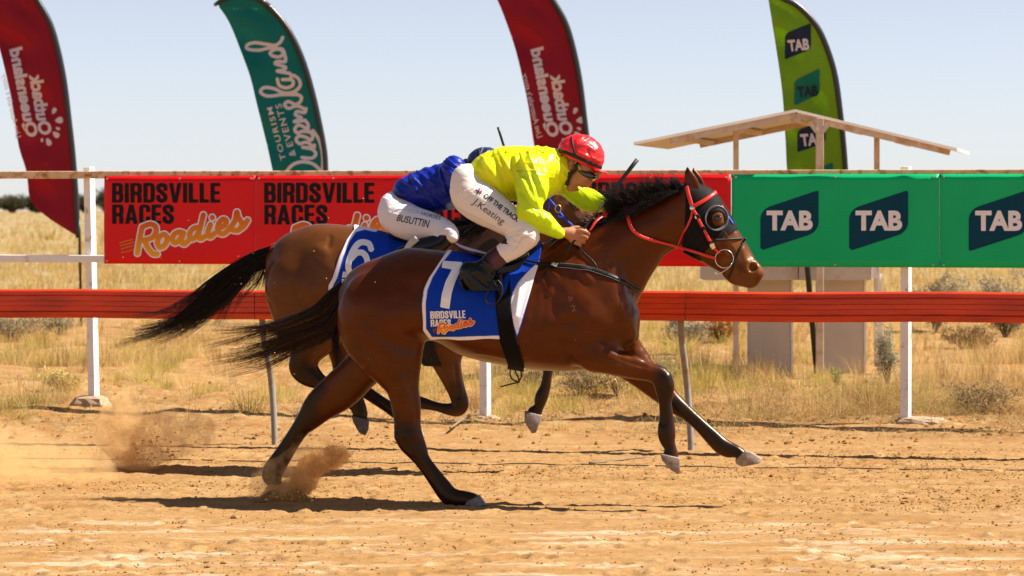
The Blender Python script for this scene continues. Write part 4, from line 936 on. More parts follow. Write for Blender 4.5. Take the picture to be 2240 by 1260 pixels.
tail([(748, 612), (715, 640), (690, 668), (650, 690), (590, 712), (530, 732), (450, 746)], [(738, 700), (728, 730), (712, 742), (668, 758), (610, 778), (550, 798), (470, 806)], 2000, m7, horse7, 5, .035, .6, BLK, 1.5)
tail([(742, 640), (728, 690), (722, 730), (716, 770), (700, 790)], [(744, 690), (742, 730), (744, 770), (756, 800), (790, 806)], 120, m7, horse7, 6, .03, .6)
tail([(735, 630), (690, 690), (640, 705), (580, 712), (520, 715), (450, 712)], [(735, 650), (690, 715), (640, 725), (580, 730), (520, 738), (450, 742)], 60, m7, horse7, 7, .03, .7, BLK, 1.5)

# ---------------------------------------------------------------- horse 6
m6 = mid6; f6 = Field((W(545, 0, 18)[0] - .12, 17.35, .10), (W(1365, 0, 18)[0], 18.6, 2.05), .0095)
trunk(f6, [(584, 555, 584, 650, .10), (620, 516, 620, 700, .2), (680, 492, 680, 712, .265), (740, 491, 740, 705, .28), (810, 503, 808, 705, .285), (880, 520, 880, 722, .295), (950, 516, 950, 738, .29), (1010, 498, 1012, 745, .265), (1070, 492, 1075, 740, .225), (1120, 525, 1130, 715, .18), (1148, 575, 1160, 680, .12)], m6)
f6.chain(stn([(1015, 490, 1120, 650, 0, .16), (1070, 470, 1158, 600, 0, .13), (1115, 448, 1180, 565, 0, .105), (1155, 425, 1195, 535, 0, .09), (1196, 405, 1212, 505, 0, .085)], m6), .05)
f6.chain(stn([(1226, 402, 1180, 440, 0, .08), (1254, 421, 1190, 488, 0, .105), (1274, 437, 1198, 520, 0, .11), (1292, 466, 1222, 545, 0, .09), (1312, 500, 1258, 566, 0, .07), (1335, 540, 1290, 590, 0, .06), (1345, 570, 1312, 604, 0, .055)], m6), .02)
ball(f6, 1256, 452, 15, -.08, .03, m6, .02); ball(f6, 1256, 452, 15, .08, .03, m6, .02)
for yo, P in ((-.055, [(1196, 408, 1215, 408, .02), (1188, 388, 1206, 388, .016), (1192, 368, 1196, 368, .006)]), (.05, [(1208, 405, 1224, 405, .02), (1200, 388, 1216, 386, .016), (1206, 366, 1210, 366, .006)])):
    f6.chain(stn([(a, b, c, d, yo, e) for a, b, c, d, e in P], m6), .012)
f6.chain(stn([(580, 640, 760, 620, -.10, .15), (600, 690, 770, 680, -.12, .12), (650, 738, 738, 738, -.12, .085), (644, 775, 706, 768, -.12, .058), (631, 803, 694, 795, -.12, .048), (648, 827, 700, 808, -.12, .042), (690, 848, 718, 828, -.12, .034), (728, 868, 750, 843, -.12, .033), (750, 884, 785, 855, -.12, .038), (765, 894, 799, 880, -.12, .034), (772, 908, 805, 905, -.12, .036)], m6), .02)
f6.chain(stn([(640, 680, 800, 680, .10, .12), (700, 735, 800, 735, .12, .09), (722, 785, 780, 775, .12, .06), (733, 823, 782, 800, .12, .048), (762, 848, 792, 830, .12, .037), (800, 874, 820, 854, .12, .033), (845, 904, 863, 882, .12, .033), (878, 932, 902, 902, .12, .038), (893, 945, 912, 925, .12, .034)], m6), .02)
f6.chain(stn([(1090, 650, 960, 660, -.10, .10), (1030, 735, 915, 735, -.12, .085), (1010, 783, 940, 783, -.12, .065), (1012, 820, 961, 822, -.12, .055), (1019, 855, 979, 857, -.12, .045), (1026, 882, 988, 884, -.12, .043), (1014, 905, 986, 884, -.12, .04), (984, 907, 974, 883, -.12, .035), (955, 900, 955, 879, -.12, .030), (924, 895, 921, 868, -.12, .031), (896, 890, 896, 860, -.12, .036), (880, 884, 884, 858, -.12, .033)], m6), .02)
f6.chain(stn([(1130, 640, 1240, 680, .10, .09), (1165, 725, 1240, 728, .11, .06), (1180, 770, 1224, 772, .11, .044), (1185, 795, 1216, 795, .11, .036), (1187, 815, 1209, 815, .11, .031), (1181, 844, 1205, 848, .11, .031), (1169, 868, 1198, 874, .11, .037), (1168, 888, 1189, 894, .11, .032), (1153, 901, 1186, 905, .11, .034)], m6), .02)
body6 = f6.f.copy(); V6, Q6 = f6.mesh(); V6 = relax(V6, Q6, 3); N6 = normals(V6, Q6)
V6 = sculpt(V6, N6, [([(700, 545), (712, 552)], 12, .012), ([(722, 520), (718, 540)], 6, -.008), ([(690, 560), (722, 590)], 20, .012), ([(640, 600), (680, 660)], 30, .008), ([(650, 640), (690, 690)], 8, -.010), ([(573, 640), (600, 680)], 6, -.007), ([(1000, 790), (1010, 860)], 4, .008, -1), ([(995, 800), (1002, 870)], 3, -.008, -1), ([(1230, 430), (1262, 440)], 5, .008), ([(1245, 440), (1262, 460)], 4, -.006), ([(1258, 470), (1285, 500)], 6, .008), ([(1220, 490), (1240, 520)], 10, .008), ([(1262, 430), (1285, 478)], 4, -.006), ([(960, 560), (1000, 640)], 30, .015)], m6)
C6 = paint(V6, BAY2, [([(634, 800), (690, 830), (790, 900)], 30, BLK, .97, -1), ([(660, 765), (650, 790)], 30, BLK, .7, -1), ([(745, 820), (840, 890), (910, 950)], 34, BLK * 1.3, .97, 1), ([(1020, 880), (960, 890), (890, 875)], 24, BLK * 1.4, .95, -1), ([(1000, 855), (1010, 880)], 22, BLK * 2, .7, -1), ([(1200, 775), (1190, 850), (1165, 910)], 30, BLK * 1.6, .97, 1), ([(1010, 490), (1110, 445), (1200, 400)], 14, BLK, .95), ([(985, 500), (1110, 560)], 50, BLK * 2, .85), ([(580, 545), (600, 535)], 10, BLK, .6), ([(1215, 440), (1290, 540)], 45, (.085, .034, .017), .8)], m6)
horse6 = make("racehorse", V6, Q6, M_coat, col=C6, base=np.array([W(870, 0, 18)[0], 18.0, 0]))
tag(horse6, "second brown racehorse running in the far lane with blue bridle and cloth six", "horse", "racehorses at full gallop"); bv6 = bvh_of(V6, Q6)
hoof([(769, 908), (807, 916), (806, 940), (800, 952), (786, 945), (773, 922)], -.12, .058, m6, horse6, M_hoof, (.085, .07, .07))
hoof([(893, 925), (914, 922), (927, 950), (926, 960), (912, 962), (896, 948)], .12, .055, m6, horse6, M_hoof, (.3, .26, .25))
hoof([(886, 856), (880, 886), (862, 886), (852, 868), (862, 856)], -.12, .055, m6, horse6, M_hoof, (.2, .17, .15))
hoof([(1148, 898), (1186, 908), (1181, 924), (1172, 946), (1163, 947), (1147, 922)], .11, .058, m6, horse6, M_hoof, (.24, .19, .165))
for sd in (-1, 1):
    hp, _ = cast(bv6, 1259, 453, 17.6); c = np.array(hp)
    if sd > 0: c[1] = 2 * float(m6(1259)) - c[1]
    V = []; n = 12
    for i in range(7):
        for j in range(n):
            a, b = math.pi * i / 6, 2 * math.pi * j / n; V.append(c + .021 * np.array([math.sin(a) * math.cos(b) * 1.15, math.cos(a) * .8, math.sin(a) * math.sin(b)]) + [0, .006 * -sd * -1, 0])
    make("eye", V, [(i * n + j, i * n + (j + 1) % n, (i + 1) * n + (j + 1) % n, (i + 1) * n + j) for i in range(6) for j in range(n)], M_eye, horse6)
tail([(592, 538), (562, 548), (520, 572), (470, 610), (420, 655), (360, 692), (278, 706)], [(584, 570), (560, 590), (530, 625), (482, 668), (420, 712), (360, 742), (284, 760)], 2300, m6, horse6, 15, .035, .35)
tail([(590, 545), (555, 575), (520, 610), (490, 650), (478, 690), (470, 720)], [(584, 560), (575, 590), (565, 615), (545, 635), (500, 690), (468, 735)], 160, m6, horse6, 16, .03, .6)
tail([(586, 550), (578, 580), (572, 605), (560, 630), (520, 640)], [(586, 560), (580, 590), (574, 620), (566, 640), (545, 660)], 60, m6, horse6, 17, .03, .6)
tick(strands([(985, 500), (1030, 488), (1080, 466), (1140, 432), (1195, 402)], lambda t, r: np.array([-30 - 30 * r.random(), -14 + 24 * r.random()]), 900, 7, 0, "mane", m6, horse6, lambda t, r: (-10 * r.random(), 14 * r.random()), 18))
tick(strands([(990, 500), (1040, 488), (1100, 462)], lambda t, r: np.array([-20 - 30 * r.random(), 14 + 30 * r.random()]), 700, 7, 0, "mane", lambda p: m6(p) - .1, horse6, lambda t, r: (-10 * r.random(), 14 * r.random()), 19))
# ================================================================ TACK OF HORSE 7
M_cloth = mat("printed saddle cloth", attr=True, rough=.7, spec=.15, bump=.06, bscale=300)
M_hood = mat("black stretch hood", (.005, .0045, .005), .7, .15, bump=.15, bscale=160)
M_redl = mat("red webbing", (.62, .022, .012), .38, .5, vary=.08, vscale=20)
M_blkl = mat("black leather", (.005, .0045, .0045), .42, .22, bump=.1, bscale=120)
M_gryr = mat("dark rubber", (.016, .015, .016), .5, .25)
M_stl = mat("polished steel", (.72, .70, .68), .22, .5, metal=1)
M_blue = mat("blue webbing", (.012, .03, .36), .4, .5); M_sky = mat("pale blue band", (.16, .42, .66), .4, .5)
BLUE = np.array((.001, .036, .36)); WHT = np.array((.78, .74, .80))
CL7 = [(984, 540), (972, 558), (957, 582), (942, 606), (931, 634), (927, 664), (928, 720), (943, 741), (1000, 741), (1120, 737), (1131, 733), (1150, 668), (1178, 578), (1184, 545), (1186, 505), (1150, 500), (1060, 520)]
LENS = [(1181, 570), (1131, 733), (1121, 700), (1117, 664), (1122, 640), (1134, 617), (1155, 594)]
def edge_line(px, py, L): return seg_d(px, py, np.array(L, float))
def cl7(V):
    px, py = to_px(V); c = np.tile(BLUE, (len(V), 1)); w = np.zeros(len(V))
    w = np.maximum(w, smooth(4.4, 3.2, edge_line(px, py, [(984, 540), (972, 558), (957, 582), (942, 606), (931, 634), (927, 664), (928, 720), (943, 741), (1000, 741), (1120, 737)])))
    w = np.maximum(w, smooth(1, -1, poly_sd(px, py, LENS))); w = np.maximum(w, smooth(5.5, 4.2, edge_line(px, py, [(985, 545), (968, 566)])) * (py < 572))
    return c * (1 - w[:, None]) + WHT * w[:, None]
def cloth_wr(V): px, py = to_px(V); return .010 * smooth(980, 925, px) * (.6 + .4 * np.sin(py * .05)) + .004 * np.sin(px * .07 + py * .05) * smooth(560, 640, py)
c7, cv7, cq7 = shell(f7, body7, CL7, m7, .012, "saddle_cloth", M_cloth, None, colf=cl7, strokes=[([(1010, 575), (985, 620), (975, 650)], 9, .012), ([(995, 560), (975, 600)], 6, -.008), ([(1040, 640), (1020, 720)], 14, .007), ([(1060, 650), (1050, 720)], 8, -.006), ([(960, 640), (975, 730)], 12, .008), ([(1003, 670), (1010, 735)], 8, -.005), ([(1140, 620), (1128, 690)], 7, .012), ([(1120, 560), (1100, 640)], 10, .005), ([(1085, 600), (1075, 720)], 7, -.004)], wr=cloth_wr)
tag(c7, "blue saddle cloth numbered seven with white border and event lettering", "saddle cloth", "numbered saddle cloths"); bc7 = bvh_of(cv7, cq7)
def on(name, V2, Fc, bvh, m, parent, lift=.003, col=None, Y=16): return make(name, project(V2, bvh, lift, Y), Fc, m, parent, col=col, sm=False)
N7P = [(969, 571), (1012, 574), (1007, 592), (996, 616), (988, 641), (983, 676), (963, 672), (967, 642), (975, 616), (989, 590), (966, 586)]
on("number", *[a if i == 0 else flipf(a) for i, a in enumerate(fill_poly(N7P, 2.5))], bc7, M_ltr, c7)
for wd, q in (("BIRDSVILLE", ((942, 697), (1019, 696), (941, 681), (1018, 679))), ("RACES", ((943, 714), (987, 714), (942, 699), (986, 698)))):
    Vt, Ft = block2d(wd, .07); on("lettering", quad_map(Vt, *q), flipf(Ft) if False else Ft, bc7, M_ltr, c7)
SC = lambda s: (np.asarray(s, float) - [304, 553]) * .322 + [957, 727]
RS = [SC(s) for s in ROAD]
V, Fc = fill_strokes(RS, 3.3, .9); on("script_outline", V, flipf(Fc), bc7, mat("cream print", (.80, .58, .30), .5, .3), c7, .0045)
V, Fc = fill_strokes(RS, 1.9, .7); t = np.clip((V[:, 1] - 698) / 28, 0, 1)[:, None]; on("script_lettering", V, flipf(Fc), bc7, M_att, c7, .006, np.array(srgb(214, 30, 16)) * (1 - t) + np.array(srgb(238, 140, 20)) * t)
V, Fc = fill_strokes([SC(s) for s in TYRE], .8, .5); on("tyre_print", V, flipf(Fc), bc7, M_att, c7, .003, np.tile((.16, .05, .10), (len(V), 1)))
# saddle, girth
GI = [(1081, 590), (1112, 588), (1117, 607), (1118, 673), (1128, 730), (1146, 806), (1148, 840), (1106, 840), (1111, 797), (1094, 745), (1085, 673)]
sfl = Field((W(960, 0, 16)[0], 15.5, 1.0), (W(1200, 0, 16)[0], 16.6, 1.75), .0065)
sfl.chain(stn([(1040, 545, 1044, 562, 0, .13), (1075, 556, 1078, 576, 0, .17), (1110, 560, 1112, 582, 0, .18), (1145, 548, 1148, 572, 0, .16), (1168, 532, 1174, 552, 0, .10)], m7), .01)
Vs, Qs = sfl.mesh(); sad = make("racing_saddle", relax(Vs, Qs, 2), Qs, M_blkl); tag(sad, "small black racing saddle under the yellow jockey on cloth seven", "saddle", "racing saddles")
shell(f7, body7, [(1078, 548), (1152, 540), (1158, 560), (1140, 582), (1112, 598), (1090, 600), (1080, 585)], m7, .026, "flap", M_blkl, sad)
shell(f7, body7, GI, m7, .019, "girth", mat("black girth elastic", (.004, .004, .004), .8, .12, bump=.2, bscale=200), sad)
m = MB(); r_ = []
for px, py, w in ((996, 530, 1.5), (1005, 536, 4), (1020, 542, 6), (1040, 548, 6), (1058, 553, 4), (1066, 555, 1.5)): r_.append((px, py - w * .4, px - 1, py + w * .75, -.04, .085))
sf2 = Field((W(985, 0, 16)[0], 15.85, 1.4), (W(1080, 0, 16)[0], 16.25, 1.75), .0045); sf2.chain(stn(r_, m7), .0); Vs, Qs = sf2.mesh()
make("cantle_pad", relax(Vs, Qs, 1), Qs, mat("pale lilac pad", (.50, .46, .68), .35, .5), sad)
st3 = lambda L, yo: [W(x, y, float(m7(x)) + yo) for x, y in L]
for sd in (-1, 1):
    P = catmull(np.array(st3([(1096, 596), (1094, 620), (1093, 640)], sd * .335)), 4); V, Fc = ribbon(P, np.tile([0, sd * 1.0, 0], (len(P), 1)), .022, .004); make("stirrup_leather", V, Fc, M_blkl, sad)
    q = st3([(1088, 612), (1072, 630), (1062, 652), (1066, 664), (1084, 664), (1096, 648), (1098, 626), (1088, 612)], sd * .345)
    m = MB(); m.tube(catmull(np.array(q), 4), .0055, 6, False); m.build("stirrup", M_gryr, sad, sm=True)
# breastplate
bp = empty("breastplate", W(1290, 700, 15.8), "black breastplate with pale edge stitching across the leading horse's chest", "breastplate")
M_thread = mat("grey thread", (.20, .19, .18), .7, .2)
BPS = [(1172, 577), (1195, 579), (1218, 581), (1255, 584), (1290, 589), (1330, 602), (1365, 617), (1398, 633)]
V, Fc = strap(BPS, 11, bv7, .003, .006); make("chest_strap", V, Fc, M_blkl, bp); make("chest_strap", mirror(V, m7), flipf(Fc), M_blkl, bp)
for dy in (-4.4, 4.4):
    V, Fc = strap([(x, y + dy) for x, y in BPS[2:]], .7, bv7, .0095, .0010); make("stitching", V, Fc, M_thread, bp)
V, Fc = strap([(1262, 540), (1280, 556), (1298, 573), (1306, 588), (1308, 603)], 4, bv7, .004, .004); make("neck_strap", V, Fc, M_blkl, bp)
V, Fc = strap([(1138, 569), (1165, 574), (1190, 579)], 5, bc7, .006, .004); make("tie_strap", V, Fc, M_blkl, bp)
for a, b in (((1190, 580), (1212, 588)), ((1196, 592), (1186, 606)), ((1178, 590), (1214, 578))):
    V, Fc = strap([a, ((a[0] + b[0]) / 2, (a[1] + b[1]) / 2 + 2), b], 2.2, bv7, .004, .003); make("tie_lace", V, Fc, M_blkl, bp)
V, Fc = strap([(1208, 578), (1220, 582)], 9, bv7, .010, .003); make("buckle", V, Fc, M_stl, bp)
# loose girth lace
L = [(1122, 795), (1116, 810), (1118, 826), (1130, 834), (1140, 826), (1138, 806), (1132, 798), (1128, 812), (1136, 834), (1126, 838), (1110, 842), (1095, 846)]
m = MB(); m.tube(catmull(np.array([W(x, y, float(m7(x)) - .05 + .01 * (i % 3)) for i, (x, y) in enumerate(L)]), 5), .0045, 6); m.build("loose_lace", M_blkl, sad, sm=True)
# shoulder brand
for ch, q in (("b", ((1246, 660), (1253, 657), (1243, 648), (1250, 645))), ("2", ((1250, 682), (1261, 679), (1248, 669), (1258, 666)))):
    Vt, Ft = subdiv2d(*type2d(ch, -.012), .2); on("brand", quad_map(Vt, *q), Ft, bv7, mat("pale brand hair", (.22, .13, .09), .6, .3), horse7, .0015)
# hood and bridle
HOODP = [(1497, 400), (1500, 440), (1497, 500), (1492, 556), (1520, 566), (1538, 556), (1550, 543), (1563, 527), (1586, 521), (1598, 512), (1613, 503), (1635, 495), (1620, 440), (1580, 400), (1540, 385)]
hd, hv, hq = shell(f7, body7, HOODP, m7, .006, "blinker_hood", M_hood, None, it=2, holes=[circ(1571, 478, 14, r2=16)], yo=-.08, wr=lambda V: .0025 * np.sin(to_px(V)[0] * .3 + to_px(V)[1] * .22) * smooth(500, 515, to_px(V)[1]))
tag(hd, "black blinker hood with round eye cups on the leading horse's head", "hood"); bh = bvh_of(hv, hq)
M_cup = mat("clouded plastic cup", (.13, .13, .14), .3, .5)
ring = catmull(np.array(circ(1568, 477, 25, 14, 27) + circ(1568, 477, 25, 14, 27)[:1]), 3)
P = np.array([W(x, y, 16) for x, y in ring]); yy = []
for x, y in ring: hpt, _ = cast(bh, x, y, 15.83); yy.append(hpt[1])
yy = np.array(yy); yy = .5 * yy + .5 * yy.mean(); P = np.array([W(x, y, Y - .014) for (x, y), Y in zip(ring, yy)])
m = MB(); m.tube(P[:len(P)], .0035, 6, False); cup = m.build("eye_cup", M_cup, hd, sm=True)
inner = np.array([W(1568 + (x - 1568) * .70, 477 + (y - 477) * .72, Y - .004) for (x, y), Y in zip(ring, yy)]); nn = len(ring); make("cup_rim", np.vstack([P, inner]), [(i, i + 1, nn + i + 1, nn + i) for i in range(nn - 1)], M_cup, hd)
for L, colr in (([(1578, 450), (1590, 470)], (.55, .03, .02)), ([(1592, 474), (1603, 490)], (.01, .06, .5))):
    V, Fc = strap(L, 5, bh, .003, .003); make("trim_patch", V, Fc, mat("trim", colr, .5), hd)
br = empty("bridle", W(1540, 560, 15.8), "red racing bridle with steel ring bit and black crossed noseband", "bridle")
class BH:                                                   # first surface of horse or hood along the line of sight
    def ray_cast(s, o, d):
        a = bh.ray_cast(o, d); b = bv7.ray_cast(o, d)
        if a[0] is None: return b
        if b[0] is None: return a
        return a if a[3] < b[3] else b
BHm = BH()
def both(name, pts, w, m, lift=.003, t=.004, sub=6, far=True):
    V, Fc = strap(pts, w, BHm, lift, t, sub, 15.85); make(name, V, Fc, m, br)
    if far: make(name, mirror(V, m7), flipf(Fc), m, br)
both("headpiece", [(1502, 408), (1506, 425), (1511, 442), (1515, 456)], 9, M_redl)
both("cheek_strap", [(1515, 456), (1522, 468), (1532, 488), (1545, 512), (1558, 537), (1568, 548), (1574, 553)], 7, M_redl, .005)
both("strap_keeper", [(1525, 470), (1529, 478)], 9, M_blkl, .008, .003); both("strap_keeper", [(1537, 496), (1541, 503)], 9, M_blkl, .008, .003); both("strap_keeper", [(1553, 527), (1555, 531)], 9, M_blkl, .008, .003)
both("buckle", [(1556, 533), (1562, 543)], 11, M_stl, .008, .003); both("buckle", [(1523, 472), (1526, 477)], 10, M_stl, .0085, .002)
both("browband", [(1517, 452), (1530, 445), (1545, 436), (1558, 427), (1566, 421)], 9, M_redl, .006)
both("throat_latch", [(1515, 458), (1512, 474), (1505, 492), (1494, 513), (1484, 532), (1477, 545)], 5, M_redl)
both("chin_strap", [(1497, 550), (1515, 560), (1534, 569)], 5, M_blkl)
NB = [(1563, 524), (1585, 524), (1605, 523), (1622, 522)]
both("noseband", NB, 4.5, M_gryr, .002, .009); both("noseband", [(1628, 523), (1620, 542), (1612, 560), (1602, 588), (1594, 607)], 4.5, M_gryr, .003, .009)
hp, n_ = cast(bv7, 1515, 455, 15.8); m = MB(); c = hp + n_ * .010; m.add(*tube([c, c + n_ * .004, c + n_ * .007], [.018, .017, .010], 14)); m.build("rosette", M_stl, br, sm=True)
yr = cast(bv7, 1584, 566, 15.8)[0][1] - .014
for sgn in (1, -1):
    Rg = np.array([W(1584.5 + 20 * math.cos(a), 566 + 20 * math.sin(a), yr) for a in np.linspace(0, 2 * math.pi, 29)])
    if sgn < 0: Rg = mirror(Rg, m7)
    m = MB(); m.tube(Rg, .0028, 6, False); m.build("bit_ring", M_stl, br, sm=True)
m = MB(); m.tube(catmull(np.array([W(x, y, yr - .004) for x, y in [(1564, 597), (1568, 599), (1582, 594), (1596, 584), (1600, 576)]]), 4), .0028, 6); m.build("bit_bar", M_stl, br, sm=True)
def reinpath(L): return catmull(np.array([W(x, y, Y) for x, y, Y in L]), 6)
yh = float(m7(1365)) + .07; yn = float(m7(1280)) - .17
P = reinpath([(1290, 505, yn), (1306, 482, yn + .03), (1330, 466, yh - .09), (1352, 457, yh - .05), (1366, 452, yh - .05)]); V, Fc = ribbon(P, np.tile([-.3, -.85, .4], (len(P), 1)), np.interp(np.linspace(0, 1, len(P)), [0, .5, 1], [.014, .022, .026]), .004); make("rein", V, Fc, M_redl, br)
LO = [(1369, 452), (1372, 466), (1376, 484), (1384, 503), (1402, 517), (1425, 525), (1440, 529), (1476, 538), (1514, 549), (1545, 559), (1566, 565)]
P = []
for i, (x, y) in enumerate(LO):
    hpt, nn_ = cast(BHm, x, y, 15.85); Y = hpt[1] - (.03 if i < 9 else .02)
    if i == 0: Y = yh - .06
    P.append(W(x, y, Y))
P = catmull(np.array(P), 5); V, Fc = ribbon(P, np.tile([0, -1., .1], (len(P), 1)), np.interp(np.linspace(0, 1, len(P)), [0, .05, .55, .6, 1], [.024, .022, .02, .015, .018]), .004); make("rein", V, Fc, M_redl, br)
make("rein", mirror(V, m7), flipf(Fc), M_redl, br)
V, Fc = strap([(1438, 528), (1446, 531)], 6, BHm, .035, .003); 

# ================================================================ TACK OF HORSE 6
CL6 = [(770, 485), (775, 502), (760, 524), (745, 560), (732, 606), (723, 622), (722, 660), (905, 660), (910, 560), (905, 500), (880, 480)]
def cl6(V):
    px, py = to_px(V); w = smooth(6.5, 5, edge_line(px, py, [(775, 502), (760, 524), (745, 560), (732, 606), (723, 622), (722, 660)])); w = np.maximum(w, smooth(9, 7, edge_line(px, py, [(774, 500), (798, 494), (820, 499)])))
    return BLUE * (1 - w[:, None]) + WHT * w[:, None]
c6, cv6, cq6 = shell(f6, body6, CL6, m6, .014, "saddle_cloth", M_cloth, None, colf=cl6, strokes=[([(790, 520), (770, 580)], 10, .012), ([(815, 515), (800, 590)], 8, -.008), ([(850, 520), (840, 600)], 12, .01)])
tag(c6, "blue saddle cloth numbered six half hidden by the leading horse's rump", "saddle cloth", "numbered saddle cloths"); bc6 = bvh_of(cv6, cq6)
SIX = [catmull(np.array(L, float), 5) for L in ([(812, 545), (806, 533), (788, 531), (774, 546), (764, 570), (763, 590), (773, 603), (790, 602), (802, 590), (803, 568), (794, 554), (780, 554), (768, 566)],)]
on("number", *[a if i == 0 else flipf(a) for i, a in enumerate(fill_strokes(SIX, 6.5, 2))], bc6, M_ltr, c6, Y=18)
Vt, Ft = subdiv2d(*type2d("BIRDSVILLE", .045), .12); on("lettering", quad_map(Vt, (748, 607), (815, 612), (751, 594), (818, 598)), Ft, bc6, M_ltr, c6, Y=18)
Vt, Ft = subdiv2d(*type2d("RACES", .045), .12); on("lettering", quad_map(Vt, (745, 624), (785, 627), (748, 610), (788, 613)), Ft, bc6, M_ltr, c6, Y=18)
s6 = Field((W(830, 0, 18)[0], 17.5, 1.2), (W(1000, 0, 18)[0], 18.6, 1.85), .009)
s6.chain(stn([(855, 505, 855, 525, 0, .12), (890, 512, 890, 535, 0, .18), (930, 515, 930, 540, 0, .19), (965, 505, 968, 528, 0, .15), (985, 492, 988, 510, 0, .1)], m6), .01); Vs, Qs = s6.mesh()
sad6 = make("racing_saddle", relax(Vs, Qs, 2), Qs, M_blkl); tag(sad6, "dark racing saddle under the rider in royal blue silks", "saddle", "racing saddles")
shell(f6, body6, [(905, 520), (960, 515), (955, 560), (950, 760), (965, 800), (920, 800), (915, 740), (905, 600)], m6, .02, "girth", M_blkl, sad6)
for sd in (-1, 1):
    P = catmull(np.array([W(x, y, float(m6(x)) + sd * .34) for x, y in [(912, 520), (898, 534), (884, 560)]]), 4); V, Fc = ribbon(P, np.tile([0, sd * 1.0, 0], (len(P), 1)), .05, .004); make("stirrup_leather", V, Fc, mat("pale webbing", (.45, .42, .38), .6), sad6)
b6 = empty("bridle", W(1240, 500, 17.8), "blue racing bridle with pale blue browband on the rear horse", "bridle")
def s6s(name, pts, w, m, lift=.003, far=True):
    V, Fc = strap(pts, w, bv6, lift, .004, 6, 17.8); make(name, V, Fc, m, b6)
    if far: make(name, mirror(V, m6), flipf(Fc), m, b6)
s6s("browband", [(1200, 433), (1212, 424), (1225, 414), (1234, 407)], 7, M_sky, .006)
s6s("headpiece", [(1192, 412), (1197, 424), (1201, 436)], 7, M_blue); s6s("cheek_strap", [(1201, 436), (1213, 450), (1228, 470), (1240, 484), (1256, 498), (1275, 520)], 6, M_blue, .005)
s6s("throat_latch", [(1199, 436), (1200, 455), (1197, 480), (1190, 505)], 5, M_blue); s6s("strap_end", [(1219, 473), (1228, 476), (1236, 476)], 5, M_blue, .008)
hp, n_ = cast(bv6, 1221, 457, 17.7); m = MB(); c = hp + n_ * .009; ang = np.linspace(0, 2 * math.pi, 15); m.tube(np.array([c + .02 * np.array([math.cos(a), 0, math.sin(a) * 1.3]) for a in ang]), .005, 6, False); m.build("buckle", mat("brass", (.6, .42, .16), .3, metal=1), b6, sm=True)
s6s("noseband", [(1285, 545), (1300, 520), (1318, 505)], 6, M_blue); P = catmull(np.array([W(x, y, Y) for x, y, Y in ((1115, 455, 17.85), (1180, 490, 17.75), (1250, 530, 17.72), (1300, 560, 17.78))]), 5); V, Fc = ribbon(P, np.tile([0, -1., .1], (len(P), 1)), .02, .004); make("rein", V, Fc, M_blue, b6); make("rein", mirror(V, m6), flipf(Fc), M_blue, b6)

# ================================================================ RIDERS
M_skin = mat("tan skin", attr=True, rough=.5, spec=.4, bump=.06, bscale=120)
M_silk = mat("race silk", attr=True, rough=.38, spec=.40, bump=.07, bscale=22, transl=.30, stretch=(1, 1, .45))
M_trs = mat("white breeches", attr=True, rough=.6, spec=.3, bump=.08, bscale=40, transl=.05)
M_boot = mat("polished black boot", attr=True, rough=.22, spec=.30, bump=.06, bscale=24)
M_cap = mat("satin cap cover", attr=True, rough=.34, spec=.5, bump=.22, bscale=24)
M_gog = mat("dark goggle lens", (.012, .014, .010), .08, .7, coat=.6)
SKIN = np.array((.40, .165, .085))
def scale_rows(R, k): return [((a + c) / 2 + (a - c) / 2 * k, (b + d) / 2 + (b - d) / 2 * k, (a + c) / 2 - (a - c) / 2 * k, (b + d) / 2 - (b - d) / 2 * k, yo, hd * k) for a, b, c, d, yo, hd in R]
def mir(R): return [(a, b, c, d, -yo, hd) for a, b, c, d, yo, hd in R]
def rsh(R, T): return [(*T(a, b), *T(c, d), yo, hd) for a, b, c, d, yo, hd in R]
def wrinkle(V, amp, sc, rot, ani=(1., .8, 4.), seed=0.0):
    c, s = math.cos(rot), math.sin(rot); X, Y, Z = V[:, 0], V[:, 1], V[:, 2]; P = np.stack([(X * c + Z * s) * ani[0], Y * ani[1], (-X * s + Z * c) * ani[2]], 1) * sc + seed
    P = P + .35 * np.stack([vnoise(P * .8 + 3), vnoise(P * .8 + 9), vnoise(P * .8 + 21)], 1) * 2; n = vnoise(P); return amp * ((1 - np.abs(2 * n - 1)) ** 3.2 - .3)
def part(fl, name, m, parent, colf, it=2, strokes=(), wr=None, mid=m7, f=None):
    V, Q = surface_nets(fl.f if f is None else f, fl.lo, fl.h); V = relax(V, Q, it); N = normals(V, Q)
    if strokes: V = sculpt(V, N, strokes, mid)
    if wr is not None: V = V + N * wr(V)[:, None]
    o = make(name, V, Q, m, parent, col=colf(V)); return o, V, Q
